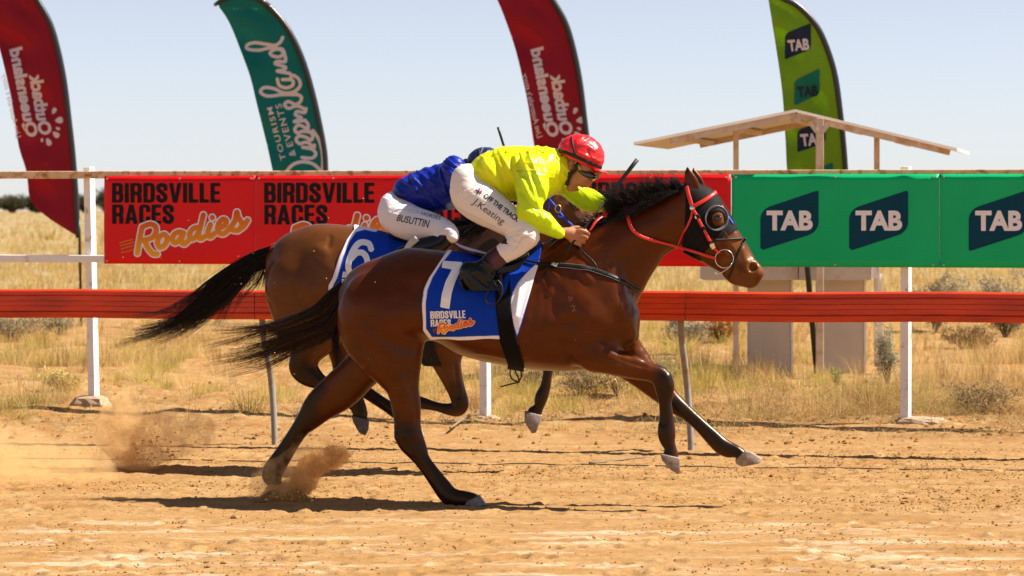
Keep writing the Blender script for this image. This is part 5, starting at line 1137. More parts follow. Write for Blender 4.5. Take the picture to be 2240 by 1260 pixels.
def fist(fl, T, mid, sg, k=1.0, ys=1.0):
    """closed hand: palm, four fingers curled round a shaft, thumb along the top"""
    p = lambda x, y, yo: W(*T(x, y), float(mid(T(x, y)[0])) + sg * (yo - .15 + .15 * ys))
    fl.chain(stn([(*T(1218, 496), *T(1212, 519), sg * (.055 + .15 * ys), .026), (*T(1232, 499), *T(1224, 517), sg * (.04 + .15 * ys), .022), (*T(1246, 498), *T(1238, 522), sg * (.025 + .15 * ys), .026), (*T(1262, 501), *T(1250, 530), sg * (.015 + .15 * ys), .028), (*T(1270, 506), *T(1258, 534), sg * (.01 + .15 * ys), .024)], mid), .012)
    for i in range(4):
        t = i / 3; r = (.0100, .0105, .0098, .0085)[i] * k; L = (1, 1.08, 1.0, .82)[i]
        fl.caps([p(1258 - 10 * t, 506 + 22 * t, .165), p(1268 - 12 * t + 2, 504 + 27 * t, .182), p(1282 * 1 - 15 * t + (L - 1) * 14, 507 + 27 * t, .172), p(1287 - 15 * t + (L - 1) * 14, 512 + 26 * t, .150), p(1280 - 15 * t, 516 + 25 * t, .128), p(1271 - 14 * t, 514 + 24 * t, .128)], np.array([1.05, 1.12, 1.0, .98, .92, .8]) * r, .005, 4)
    fl.caps([p(1244, 503, .15), p(1256, 498, .135), p(1269, 499, .128), p(1281, 503, .13)], np.array([.0125, .0115, .0105, .009]) * k, .007, 4)
def headparts(fl, T, mid, k=1.0):
    R = lambda rows: stn(rsh(rows, T), mid)
    b = lambda x, y, r, yo, hd, kk=.01, op='add', r2=None: ball(fl, *T(x, y), r * k, yo, hd, mid, kk, op, None if r2 is None else r2 * k)
    fl.chain(R([(1208, 338, 1214, 392, 0, .058), (1226, 342, 1230, 392, 0, .056), (1244, 346, 1240, 392, 0, .056)]), .02)
    b(1266, 344, 40, 0, .078, .02); fl.chain(R([(1300, 364, 1246, 368, 0, .068), (1296, 382, 1246, 384, 0, .064), (1279, 392, 1240, 393, 0, .056), (1265, 402, 1240, 402, 0, .044), (1258, 410, 1243, 410, 0, .03)]), .02)
    b(1248, 410, 9.5, 0, .026, .01); fl.chain(R([(1306, 376, 1298, 382, 0, .045), (1312, 386, 1300, 386, 0, .02)]), .012)          # chin, brow
    fl.chain(R([(1303, 384, 1294, 388, 0, .011), (1298, 394, 1287, 394, 0, .013), (1294, 402, 1281, 399, 0, .017), (1289, 407, 1277, 402, 0, .016)]), .007)   # nose
    b(1281, 403, 4, .016, .008, .005); b(1281, 403, 4, -.016, .008, .005)
    fl.chain(R([(1278, 405, 1264, 398, 0, .026), (1275, 412, 1262, 404, 0, .024)]), .008); fl.chain(R([(1267, 416, 1256, 408, 0, .022), (1262, 417, 1254, 410, 0, .018)]), .006)       # lips
    fl.chain(R([(1273, 416, 1268, 410, 0, .024), (1264, 407, 1261, 405, 0, .03)]), .003, op='sub')
    for sg in (-1, 1):
        b(1247, 361, 7.5, sg * .074, .014, .006, 'add', 11); b(1249, 361, 3.6, sg * .089, .008, .004, 'sub', 6); b(1279, 388, 9, sg * .046, .018, .014)
        b(1288, 381, 6, sg * .038, .02, .008, 'sub'); b(1287, 382, 4.6, sg * .034, .017, .003)
def rider(name, label, mid, D, T, hh):
    torso, nsl, fsl, th, calf, boot, fT = D['torso'], D['near'], D['far'], D['thigh'], D['calf'], D['boot'], D['fistT']
    allp = [p for k in ('torso', 'near', 'far', 'thigh', 'calf', 'boot') for r in D[k] for p in ((r[0], r[1]), (r[2], r[3]))]
    x0, x1, y0, y1 = min(p[0] for p in allp) - 12, max(max(p[0] for p in allp) + 45, T(1335, 0)[0]), min(min(p[1] for p in allp) - 12, T(0, 288)[1]), max(p[1] for p in allp) + 12
    Yc = float(mid((x0 + x1) / 2)); lo = W(x0, y1, Yc) - [0.02, .46, .02]; hi = W(x1, y0, Yc) + [.02, .46, .02]
    fb = Field(lo, hi, hh)
    fb.chain(stn(scale_rows(torso, .84), mid), .03)
    for L in (nsl, fsl): fb.chain(stn(scale_rows(L, .74), mid), .03)
    for L in (th, mir(th)): fb.chain(stn(scale_rows(L, .86), mid), .03)
    for L in (calf, mir(calf)): fb.chain(stn(scale_rows(L, .8), mid), .02)
    for L in (boot, mir(boot)): fb.chain(stn(scale_rows(L, .74), mid), .015)
    headparts(fb, T, mid, D.get('hk', 1.0)); fist(fb, fT[0], mid, -1); fist(fb, fT[1], mid, 1, .95, D.get('fys', 1.0))
    def skin(V):
        lip = [(T(1274, 411), T(1262, 414))]; return paint(V, SKIN, [([T(1272, 411), T(1262, 413)], 4, (.30, .09, .065), .6), ([T(1249, 362), T(1249, 366)], 4, (.22, .08, .05), .5), ([T(1286, 402), T(1280, 404)], 5, (.42, .15, .085), .5), ([T(1240, 400), T(1262, 405)], 6, (.28, .13, .08), .5), ([T(1218, 330), T(1230, 352)], 13, (.014, .01, .009), .95), ([T(1262, 345), T(1262, 362)], 8, (.02, .014, .012), .9)], mid, .12, 25)
    V, Q = fb.mesh(); V = relax(V, Q, 1, .4); base = np.array([W((x0 + x1) / 2, 0, Yc)[0], Yc, lo[2]])
    body = make("person", V, Q, M_skin, col=skin(V), base=base); tag(body, label, "person", "jockeys riding at full gallop")
    # jersey
    fj = Field(lo, hi, hh); fj.chain(stn(torso, mid), .03); fj.chain(stn(nsl, mid), .022); fj.chain(stn(fsl, mid), .022)
    jer, jv, jq = part(fj, "jersey", M_silk, body, D['jcol'], 1, D['jstr'], D['jwr'], mid)
    ft = Field(lo, hi, hh); ft.chain(stn(D['hip'], mid), .03)
    for L in (th, mir(th)): ft.chain(stn(L, mid), .03)
    for L in (calf, mir(calf)): ft.chain(stn(L, mid), .012)
    tr, tv, tq = part(ft, "breeches", M_trs, body, D['tcol'], 2, D['tstr'], D['twr'], mid)
    Vt2, Qt2 = None, None
    for sg in (-1, 1):
        fo = Field(lo, hi, hh); fo.chain(stn(boot if sg < 0 else mir(boot), mid), .012); fo.chain(stn([(a, b, c, d, sg * abs(e), f) for a, b, c, d, e, f in D['foot']], mid), .012)
        if D['sole']: fo.chain(stn([(a, b, c, d, sg * abs(e), f) for a, b, c, d, e, f in D['sole']], mid), .003)
        part(fo, "boot", M_boot, body, D['bcol'], 1, D['bstr'], D.get('bwr'), mid)
    # cap with peak
    fc = Field(W(*T(1200, 420), Yc) - [0, .2, 0], W(*T(1345, 270), Yc) + [0, .25, 0], hh); k = D.get('hk', 1.0)
    Yh = float(mid(T(1271, 0)[0])); fc.ell(W(*T(1271, 338), Yh), (52.5 * k * Yh / F, .115, 44 * k * Yh / F), .0, 'add', -.34)
    fc.f = np.maximum(fc.f, region(fc, [T(*p) for p in ((1195, 322), (1221, 337), (1258, 352), (1300, 371), (1325, 378), (1350, 378), (1350, 262), (1195, 262))], mid, -.05))
    fc.chain(stn(rsh([(1300, 369, 1299, 375, 0, .080), (1311, 371, 1310, 377, 0, .074), (1322, 375, 1321, 381, 0, .055), (1328, 377, 1327, 381, 0, .03)], T), mid), .006)
    cpo, cpv, cpq = part(fc, "cap", M_cap, body, D['ccol'], 1, [([T(x, y) for x, y in s_], w_ * k, a_) for s_, w_, a_ in (([(1262, 316), (1285, 318), (1302, 330)], 4, .006), ([(1265, 334), (1290, 345), (1312, 352)], 4, .007), ([(1280, 300), (1300, 318)], 4, -.004), ([(1240, 318), (1228, 332)], 4, .005), ([(1285, 330), (1292, 350)], 3, -.005), ([(1262, 352), (1300, 362)], 3, .004), ([(1275, 300), (1262, 308)], 4, .005), ([(1296, 352), (1318, 344)], 3, -.004))], lambda V: wrinkle(V, .003, 16, .5), mid)
    # goggles and chin harness
    bcp = bvh_of(cpv, cpq)
    for L, w_ in (([(1223, 329), (1240, 335), (1258, 342), (1278, 351), (1298, 360), (1316, 367)], 8), ([(1250, 300), (1252, 316), (1256, 332), (1260, 345)], 5)):
        Vb, Fb = strap([T(*p) for p in L], w_ * k, bcp, .001, .003, 5, Yc - .1); make("cap_band", Vb, Fb, M_gryr, cpo); make("cap_band", mirror(Vb, mid), flipf(Fb), M_gryr, cpo)
    fg = Field(W(*T(1225, 420), Yc) - [0, .2, 0], W(*T(1335, 320), Yc) + [0, .25, 0], .0045)
    fg.chain(stn(rsh([(1268, 369, 1266, 380, 0, .082), (1284, 371, 1276, 391, 0, .078), (1300, 378, 1290, 394, 0, .058), (1307, 383, 1300, 391, 0, .025)], T), mid), 0)
    Vg, Qg = fg.mesh(); make("goggles", relax(Vg, Qg, 2), Qg, M_gog, body)
    for sg in (-1, 1):
        m = MB()
        for L, r in (([(1226, 340, .084), (1232, 362, .08), (1243, 378, .074), (1248, 383, .07)], 3.6), ([(1262, 356, .089), (1260, 370, .082), (1247, 383, .07), (1241, 398, .058), (1240, 405, .05)], 3.8)):
            P = catmull(np.array([W(*T(x, y), float(mid(T(x, y)[0])) + sg * yo) for x, y, yo in L]), 5); m.tube(P, r * k * Yc / F, 8)
        m.build("chin_strap", M_gryr, body, sm=True)
        P = catmull(np.array([W(*T(x, y), float(mid(T(x, y)[0])) + sg * yo) for x, y, yo in [(1258, 354, .092), (1264, 362, .088), (1270, 372, .084)]]), 4); V, Fc = ribbon(P, np.tile([0, sg * 1., 0], (len(P), 1)), .014, .003); make("goggle_strap", V, Fc, mat("strap", (.30, .34, .02) if D['hi'] else (.02, .02, .03), .6), body)
    return body, jv, jq, tv, tq, tr
I = lambda x, y: (x, y)
YEL = np.array((.88, .95, .006)); LIM = np.array((.68, .93, .010))
NS7 = [(1132, 372, 1196, 366, -.185, .088), (1130, 410, 1201, 400, -.225, .078), (1133, 447, 1189, 432, -.245, .070), (1135, 478, 1179, 450, -.25, .062), (1152, 497, 1183, 456, -.25, .056), (1184, 510, 1200, 468, -.235, .050), (1205, 518, 1214, 485, -.22, .044), (1216, 522, 1228, 498, -.208, .038)]
FS7 = [(1205, 366, 1210, 425, .16, .08), (1240, 384, 1234, 428, .20, .07), (1272, 403, 1262, 450, .20, .06), (1299, 416, 1286, 464, .18, .05), (1318, 428, 1305, 462, .15, .042), (1334, 437, 1325, 458, .12, .034), (1350, 445, 1344, 459, .095, .028)]
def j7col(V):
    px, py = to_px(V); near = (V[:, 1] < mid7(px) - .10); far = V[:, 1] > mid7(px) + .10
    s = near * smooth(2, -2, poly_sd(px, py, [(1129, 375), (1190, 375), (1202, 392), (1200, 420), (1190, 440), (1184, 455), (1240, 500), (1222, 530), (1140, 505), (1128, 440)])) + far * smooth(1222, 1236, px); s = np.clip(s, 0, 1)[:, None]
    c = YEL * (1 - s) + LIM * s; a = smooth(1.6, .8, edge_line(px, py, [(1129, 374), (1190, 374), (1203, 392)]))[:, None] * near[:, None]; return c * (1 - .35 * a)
J7S = [([(1128, 345), (1131, 380), (1136, 440), (1140, 480)], 6, .012), ([(1120, 350), (1124, 430)], 5, -.010), ([(1060, 350), (1090, 400), (1105, 430)], 6, .009), ([(1075, 340), (1105, 395), (1122, 415)], 6, -.009), ([(1092, 330), (1122, 385)], 5, .009), ([(1045, 375), (1070, 412)], 5, -.008), ([(1052, 390), (1100, 430)], 5, .010), ([(1145, 395), (1165, 440)], 6, .010), ([(1165, 385), (1180, 430)], 5, -.010), ([(1140, 420), (1170, 455)], 5, -.010), ([(1150, 460), (1185, 478)], 5, .010), ([(1145, 480), (1195, 500)], 5, -.009), ([(1170, 460), (1205, 486)], 4, .008), ([(1190, 474), (1200, 508)], 4, -.007), ([(1200, 340), (1196, 380)], 7, .010), ([(1185, 335), (1180, 372)], 6, -.007), ([(1214, 345), (1216, 395)], 5, -.008), ([(1160, 332), (1150, 370)], 7, .006), ([(1210, 515), (1222, 496)], 3, .006)]
D7 = dict(torso=[(1024, 371, 1047, 405, 0, .16), (1050, 346, 1060, 413, 0, .172), (1080, 330, 1082, 426, 0, .182), (1110, 321, 1112, 437, 0, .186), (1150, 319, 1148, 441, 0, .19), (1188, 321, 1185, 432, 0, .185), (1212, 325, 1212, 410, 0, .14), (1225, 333, 1224, 393, 0, .085)],
    near=NS7, far=FS7, hip=[(1052, 372, 1000, 412, 0, .15), (1070, 395, 1008, 448, 0, .14), (1088, 415, 1040, 465, 0, .12)],
    thigh=[(1048, 374, 993, 414, -.08, .13), (1064, 398, 994, 450, -.12, .115), (1086, 415, 1024, 477, -.16, .098), (1112, 437, 1063, 496, -.20, .088), (1142, 466, 1095, 510, -.235, .078), (1165, 490, 1116, 521, -.255, .070), (1177, 505, 1130, 528, -.26, .066)],
    calf=[(1178, 522, 1116, 508, -.262, .062), (1152, 548, 1104, 524, -.268, .057), (1119, 570, 1090, 535, -.278, .053)],
    boot=[(1128, 556, 1100, 524, -.276, .045), (1117, 568, 1092, 535, -.278, .047), (1101, 583, 1068, 550, -.286, .047), (1086, 598, 1050, 569, -.295, .046), (1080, 614, 1030, 583, -.30, .046)],
    foot=[(1046, 580, 1010, 610, -.30, .040), (1060, 592, 1020, 630, -.30, .044), (1076, 606, 1042, 642, -.30, .047), (1087, 624, 1060, 656, -.30, .045), (1089, 642, 1074, 661, -.30, .038)],
    sole=[(1008, 610, 1006, 618, -.30, .036), (1018, 631, 1015, 637, -.30, .04), (1041, 644, 1039, 650, -.30, .046), (1060, 658, 1058, 663, -.30, .046), (1075, 664, 1073, 669, -.30, .038)],
    fistT=[I, lambda x, y: (1366 + (x - 1268) * .86, 456 + (y - 517) * .80)], hi=True, fys=.42,
    jcol=j7col, jstr=J7S, jwr=lambda V: np.where(V[:, 1] < m7(to_px(V)[0]) - .12, wrinkle(V, .010, 5, -1.25, (.5, .6, 4.4), 3.) + wrinkle(V, .003, 8, -.2, (.7, .6, 3.5), 31.), (wrinkle(V, .010, 4.5, -.85, (.38, .5, 5.4)) + wrinkle(V, .002, 11, -.6, (.5, .6, 4), seed=7.)) * np.where(V[:, 1] > m7(to_px(V)[0]) + .10, .45, 1)),
    tcol=lambda V: paint(V, (.76, .69, .64), [([(1096, 508), (1130, 528)], 2, (.6, .55, .52), .6), ([(1000, 420), (1040, 395)], 1.5, (.66, .60, .60), .6)], m7, .03, 6), tstr=[([(1120, 520), (1168, 510)], 3, .004), ([(1100, 530), (1150, 545)], 2, -.003), ([(1000, 440), (1040, 420)], 2, -.002), ([(1003, 425), (1050, 405)], 2, .002), ([(1135, 530), (1160, 505)], 3, -.004), ([(1150, 535), (1170, 515)], 3, .004), ([(1112, 508), (1140, 500)], 3, -.004), ([(1040, 400), (1120, 470)], 3, -.003)],
    twr=lambda V: wrinkle(V, .0022, 11, -.5),
    bcol=lambda V: paint(V, (.004, .0036, .004), [([(1107, 551), (1090, 567)], 22, (.085, .022, .032), .9)], m7, .1, 9), bstr=[([(1060, 572), (1085, 590)], 3, .006), ([(1052, 582), (1078, 602)], 3, -.006), ([(1045, 592), (1075, 612)], 3, .005), ([(1035, 602), (1066, 626)], 3, -.005), ([(1020, 612), (1056, 640)], 3, .004)], bwr=lambda V: wrinkle(V, .0012, 9, .6),
    ccol=lambda V: paint(V, (.62, .010, .014), [], m7, .05, 8))
j7, jv, jq, tv, tq, tr7 = rider("person", "crouching jockey in yellow silks and red cap driving the leading horse", m7, D7, I, .0052)
bt = bvh_of(tv, tq); M_ink = mat("black ink", (.03, .027, .03), .6)
for wd, q, off in (("OFF THE TRACK", ((1057, 432), (1131, 487), (1063, 422), (1137, 476)), .03), ("J.Keating", ((1029, 448), (1097, 496), (1040, 432), (1107, 480)), -.002)):
    Vt, Ft = subdiv2d(*type2d(wd, off, .12), .06); on("lettering", quad_map(Vt, *q), Ft, bt, M_ink, tr7, .002)
V, Fc = fill_strokes([np.array(s, float) for s in ([(1042, 416), (1052, 422)], [(1050, 412), (1044, 424)], [(1054, 416), (1050, 424)])], 1.6, .8); on("printed_mark", V, flipf(Fc), bt, M_att, tr7, .002, np.where((V[:, :1] > 1048), (.35, .03, .08), (.02, .03, .12)))
# seams on the breeches
M_seam = mat("seam thread", (.62, .58, .60), .6)
for L in ([(1003, 455), (1030, 470), (1075, 492), (1108, 505)], [(1130, 515), (1150, 520), (1172, 512)], [(1120, 552), (1135, 535), (1142, 520)]):
    V, Fc = strap(L, 1.0, bt, .001, .0015, 5, 15.8); make("seam", V, Fc, M_seam, tr7)
# whips
wp = empty("whip", W(1236, 553, 15.9), "black padded whip in the yellow jockey's near hand", "whip", "jockeys' whips")
A, B = W(1238, 551, float(m7(1262)) - .19), W(1394, 349, float(m7(1300)) - .10); m = MB()
m.tube([A + (B - A) * t for t in (0, .02, .05, .30, .34, .62)], [.008, .011, .008, .0085, .006, .0045], 8); m.build("shaft", M_gryr, wp, sm=True)
P = np.array([A + (B - A) * t for t in np.linspace(.60, 1, 6)]); V, Fc = ribbon(P, np.tile([-.1, -1, .1], (6, 1)), np.array([.014, .02, .023, .024, .026, .026]), .010); make("flap", V, Fc, M_gryr, wp)

BL6 = np.array((.004, .022, .36)); 
D6 = dict(torso=[(864, 420, 880, 434, 0, .15), (884, 389, 900, 450, 0, .168), (915, 374, 925, 461, 0, .178), (950, 363, 955, 463, 0, .184), (985, 355, 985, 455, 0, .19), (1012, 362, 1010, 432, 0, .15), (1028, 368, 1028, 415, 0, .085)],
    near=[(968, 362, 1018, 372, -.18, .085), (978, 400, 1030, 405, -.225, .075), (1000, 440, 1042, 428, -.24, .066), (1026, 458, 1056, 434, -.235, .056), (1070, 466, 1082, 442, -.21, .046), (1098, 466, 1104, 446, -.19, .036)], far=[(990, 362, 1020, 372, .18, .08), (1005, 395, 1045, 400, .2, .07), (1035, 425, 1070, 415, .2, .06), (1075, 445, 1090, 425, .19, .05), (1110, 458, 1118, 440, .17, .038)],
    hip=[(880, 425, 845, 465, 0, .15), (895, 440, 855, 492, 0, .14), (915, 455, 885, 500, 0, .12)],
    thigh=[(872, 430, 839, 468, -.08, .13), (893, 441, 841, 500, -.12, .118), (922, 457, 872, 517, -.17, .10), (952, 467, 912, 524, -.21, .09), (978, 479, 948, 526, -.24, .082), (992, 492, 972, 527, -.26, .074), (997, 505, 982, 530, -.265, .07)],
    calf=[(998, 512, 960, 500, -.27, .06), (985, 530, 945, 512, -.275, .055)],
    boot=[(992, 512, 955, 516, -.275, .056), (985, 536, 945, 518, -.28, .056), (966, 548, 930, 524, -.29, .054), (940, 556, 905, 530, -.30, .05), (915, 572, 885, 545, -.305, .046)],
    foot=[(900, 545, 868, 570, -.305, .042), (915, 560, 880, 590, -.305, .044), (930, 575, 902, 604, -.305, .046), (940, 592, 918, 615, -.305, .04)], sole=None,
    fistT=[lambda x, y: (1112 + (x - 1230) * .88, 458 + (y - 508) * .88), lambda x, y: (1124 + (x - 1230) * .88, 450 + (y - 508) * .88)], hk=.88, hi=False,
    jcol=lambda V: paint(V, BL6, [([(868, 428), (880, 438)], 7, (.01, .01, .012), .95), ([(985, 452), (1010, 440)], 9, (.45, .5, .7), .8)], m6, .05, 6),
    jstr=[([(965, 372), (968, 400), (978, 425)], 5, .012), ([(955, 375), (960, 420)], 5, -.010), ([(905, 390), (912, 415)], 6, .010), ([(890, 400), (930, 380)], 5, .008), ([(895, 430), (960, 410)], 7, -.007), ([(880, 425), (940, 440)], 6, .007), ([(985, 375), (1000, 400)], 5, .010), ([(995, 385), (1010, 420)], 5, -.010)], jwr=lambda V: wrinkle(V, .011, 4.5, -.7, (.42, .6, 5.2), 2.) + wrinkle(V, .004, 15, -.3, seed=5.),
    tcol=lambda V: paint(V, (.76, .70, .74), [([(970, 500), (996, 512)], 1.5, (.6, .56, .62), .6)], m6, .03, 6), tstr=[([(855, 450), (880, 440)], 3, -.003), ([(960, 510), (985, 500)], 2.5, .004), ([(965, 520), (990, 512)], 2.5, -.004), ([(850, 465), (870, 470)], 2, .003)], twr=lambda V: wrinkle(V, .002, 11, -.3),
    bcol=lambda V: np.tile((.008, .008, .009), (len(V), 1)), bstr=[],
    ccol=lambda V: paint(V, (.008, .013, .075), [([(1058, 318), (1052, 335)], 1.5, (.35, .30, .28), .6), ([(1015, 345), (1060, 372), (1110, 385)], 4, (.006, .006, .008), .95)], m6, .05, 8))
T6 = lambda x, y: (1066 + (x - 1271) * .88, 361 + (y - 338) * .88)
j6, jv6, jq6, tv6, tq6, tr6 = rider("person", "second jockey in royal blue silks and navy cap partly behind the yellow jockey", m6, D6, T6, .0065)
bt6 = bvh_of(tv6, tq6)
for wd, q, off, mm in (("BUSUTTIN", ((867, 483), (937, 499), (871, 469), (941, 482)), .012, M_ink), ("HORSES", ((920, 470), (963, 482), (922, 463), (965, 474)), .01, mat("grey ink", (.12, .12, .18), .6)), ("OUR", ((893, 464), (916, 469), (895, 457), (918, 462)), -.01, mat("pale grey ink", (.42, .42, .52), .6))):
    Vt, Ft = subdiv2d(*type2d(wd, off, .10), .08); on("lettering", quad_map(Vt, *q), Ft, bt6, mm, tr6, .002, Y=17.7)
for L in ([(858, 462), (870, 458), (900, 458)], [(970, 505), (980, 498), (994, 497)], [(965, 514), (985, 512)], [(850, 470), (862, 462)]):
    V, Fc = strap(L, 1.2, bt6, .001, .0015, 5, 17.7); make("seam", V, Fc, M_seam, tr6)
# hair knot of the second rider
fh = Field(W(995, 380, 18) - [0, .12, 0], W(1045, 330, 18) + [0, .16, 0], .006)
for x, y, r, yo in ((1013, 357, 7.5, 0), (1019, 353, 6.5, .012), (1012, 362, 6, -.012), (1024, 358, 6, 0)): ball(fh, x, y, r, yo, .028, m6, .008)
Vh, Qh = fh.mesh(); make("hair", relax(Vh, Qh, 1), Qh, mat("dark hair", (.012, .009, .008), .6, bump=.5, bscale=80, stretch=(1, 1, 4)), j6)
wp6 = empty("whip", W(1145, 362, 17.9), "thin black whip rising behind the yellow jockey's back", "whip", "jockeys' whips")
A, B = W(1168, 470, float(m6(1120)) - .16), W(1089, 278, float(m6(1120)) - .16); 
A = W(1150, 470, float(m6(1120)) - .16); m = MB(); m.tube([A + (B - A) * t for t in (0, .03, .3, .35, 1)], [.008, .010, .008, .006, .005], 8); m.build("shaft", M_gryr, wp6, sm=True)
P = np.array([A + (B - A) * t for t in np.linspace(.72, 1.0, 5)]); V, Fc = ribbon(P, np.tile([.1, -1, .1], (5, 1)), .017, .008); make("flap", V, Fc, M_gryr, wp6)
# ================================================================ VEGETATION, CLODS, DUST
M_grass = mat("dry grass", attr=True, rough=.75, spec=.2, transl=.5)
M_leaf = mat("dull shrub leaf", attr=True, rough=.7, spec=.2, transl=.25)
M_clod = mat("dry clod", (.235, .115, .034), .95, .1, vary=.25, vscale=14)
M_grain = mat("airborne sand", (.56, .31, .10), .95, .1, vary=.3, vscale=30)
M_bark = mat("grey bark", (.20, .14, .09), .9, .2, vary=.2, vscale=20)
def blades(base, L, lean, ang, width, col, curl, segs=3):
    """many grass blades at once: arrays of base points, lengths, lean, heading, width, colour"""
    n = len(base); s = np.linspace(0, 1, segs + 1); d = np.stack([np.cos(ang), np.sin(ang)], 1)
    h = L[:, None] * (np.sin(lean)[:, None] * s + curl[:, None] * s ** 2 * .6); z = L[:, None] * (np.cos(lean)[:, None] * s - np.abs(curl)[:, None] * s ** 2 * .35)
    C = np.stack([base[:, 0:1] + d[:, 0:1] * h, base[:, 1:2] + d[:, 1:2] * h, base[:, 2:3] + z], 2)
    a2 = ang + 1.57 + RNG.normal(0, .6, n); sd = np.stack([np.cos(a2), np.sin(a2) * .35, np.zeros(n)], 1)[:, None, :] * (width[:, None] * (1 - s * .85) * .5)[:, :, None]
    V = np.stack([C - sd, C + sd], 2).reshape(-1, 3); k = (segs + 1) * 2
    b = (np.arange(n)[:, None] * k + np.arange(segs)[None] * 2).ravel(); Q = np.stack([b, b + 1, b + 3, b + 2], 1); return V, Q, np.repeat(col, k, 0)
STRAW = np.array([(.66, .44, .17), (.76, .54, .25), (.54, .34, .11), (.66, .48, .17)]); GRN = np.array([(.50, .43, .10), (.56, .46, .13)]); BRN = np.array([(.33, .20, .085), (.42, .27, .12)])
def spread(n, y0, y1, dens=None, pw=1.0, xr=1.3):
    y = y0 + (y1 - y0) * RNG.random(n) ** pw; x = (RNG.random(n) * 2 - 1) * (.197 * xr * y + .4)
    if dens is not None: k = RNG.random(n) < dens(x, y); x, y = x[k], y[k]
    return x, y
def tufts(name, label, x, y, nb, hmin, hmax, width, pal, rad=.06, leanmax=.55, segs=3, green=None):
    n = len(x); z = gh(x, y) - .01; H = hmin + (hmax - hmin) * RNG.random(n) ** 2.0; pc = pal[RNG.integers(0, len(pal), n)]
    if green is not None: g = green(x, y)[:, None]; pc = pc * (1 - g) + GRN[RNG.integers(0, len(GRN), n)] * g
    i = np.repeat(np.arange(n), nb); m = len(i); a = RNG.random(m) * 6.283; r = rad * (H[i] / hmax + .4) * np.sqrt(RNG.random(m))
    b = np.stack([x[i] + np.cos(a) * r, y[i] + np.sin(a) * r, z[i]], 1); L = H[i] * (.45 + .6 * RNG.random(m)); le = leanmax * RNG.random(m) ** .8; a = a + RNG.normal(0, .5, m)
    c = pc[i] * (.70 + .45 * RNG.random(m))[:, None]; V, Q, cc = blades(b, L, le, a, width * (.6 + .8 * RNG.random(m)), c, RNG.normal(0, .35, m), segs)
    o = make(name, V, Q, M_grass, col=np.clip(cc, 0, 1), sm=False); return tag(o, label, kind="stuff")
patch = lambda s, lo, hi, sd=0: (lambda x, y: smooth(lo, hi, fbm(np.stack([x * s, y * s * .6, np.full(len(x), sd)], 1), 3)))
wd = lambda x, y: (x / y * F + 1120)
d1 = patch(.9, .45, .55, 3.)
x, y = spread(5200, 22.3, 30, lambda x, y: (.05 + .90 * d1(x, y)) * (.45 + .70 * smooth(1250, 1500, wd(x, y))))
tufts("grass", "dry grass tufts growing behind the fence", x, y, 34, .07, .50, .0045, np.vstack([STRAW, STRAW[1:2], BRN]), .08, green=lambda x, y: .75 * patch(.6, .48, .6, 8.)(x, y))
x, y = spread(6500, 29, 46, lambda x, y: .16 + .84 * d1(x, y))
tufts("grass", "dry grass tufts on the sandy flat", x, y, 22, .12, .40, .008, STRAW, .10, green=lambda x, y: .7 * patch(.5, .46, .6, 4.)(x, y))
x, y = spread(7500, 45, 120, None, 1.2)
tufts("grass", "pale dry grassland beyond the flat", x, y, 13, .22, .55, .018, STRAW, .22, .6, 2)
x, y = spread(5000, 115, 700, None, 1.3)
tufts("grass", "pale grass far over the plain", x, y, 9, .3, .6, .07, STRAW, .7, .7, 2)
x, y = spread(500, 20.6, 22.6, lambda x, y: .15 + .5 * patch(1.4, .48, .6, 2.)(x, y)); tufts("grass", "thin grass stalks on the track bank", x, y, 12, .05, .2, .004, STRAW, .04, .7)
x, y = spread(260, 22.6, 33, lambda x, y: smooth(.40, .52, fbm(np.stack([x * .7, y * .6, np.full(len(x), 9.)], 1), 3)))
tufts("grass", "big fluffy tussocks of straw yellow grass behind the fence", x, y, 190, .14, .42, .0042, STRAW[[0, 1, 1, 3]] * 1.1, .13, .95, 4, green=lambda x, y: .85 * (RNG.random(len(x)) < .45))
# loose straw on the bank
def straw(name, label, n, y0, y1, dens, lift, L0, L1, pal, w):
    x, y = spread(n, y0, y1, dens); m = len(x); a = RNG.random(m) * 6.283; b = np.stack([x, y, gh(x, y) + .004 + lift * RNG.random(m) ** 1.5 * dens(x, y)], 1)
    L = L0 + (L1 - L0) * RNG.random(m) ** 2; V, Q, cc = blades(b, L, 1.35 + RNG.normal(0, .2, m), a, np.full(m, w), pal[RNG.integers(0, len(pal), m)] * (.40 + .40 * RNG.random(m))[:, None], RNG.normal(0, .25, m), 4)
    return tag(make(name, V, Q, M_grass, col=np.clip(cc, 0, 1), sm=False), label, kind="stuff")
rb = lambda x, y: smooth(900, 1900, wd(x, y))
straw("straw", "dry straw lying along the track bank", 42000, 20.2, 24.5, lambda x, y: smooth(.36, .54, fbm(np.stack([x * .9, y * 2.2, np.full(len(x), 6.)], 1), 3)) * smooth(20.1, 20.9, y) * (.45 + .55 * rb(x, y)), .10, .08, .42, np.vstack([STRAW, BRN]), .0055)
straw("straw", "tangled brown straw piled at the fence foot", 16000, 21.7, 24.4, lambda x, y: (.25 + .75 * smooth(1150, 1750, wd(x, y))) * (.35 + .65 * smooth(.42, .55, fbm(np.stack([x * .8, y * 1.2, np.full(len(x), 1.)], 1), 3))), .26, .15, .5, np.vstack([BRN, BRN, STRAW]), .006)
straw("straw", "scattered stems on the sandy flat", 12000, 24, 40, lambda x, y: .2 + .8 * d1(x, y), .05, .1, .45, np.vstack([STRAW, BRN]), .008)
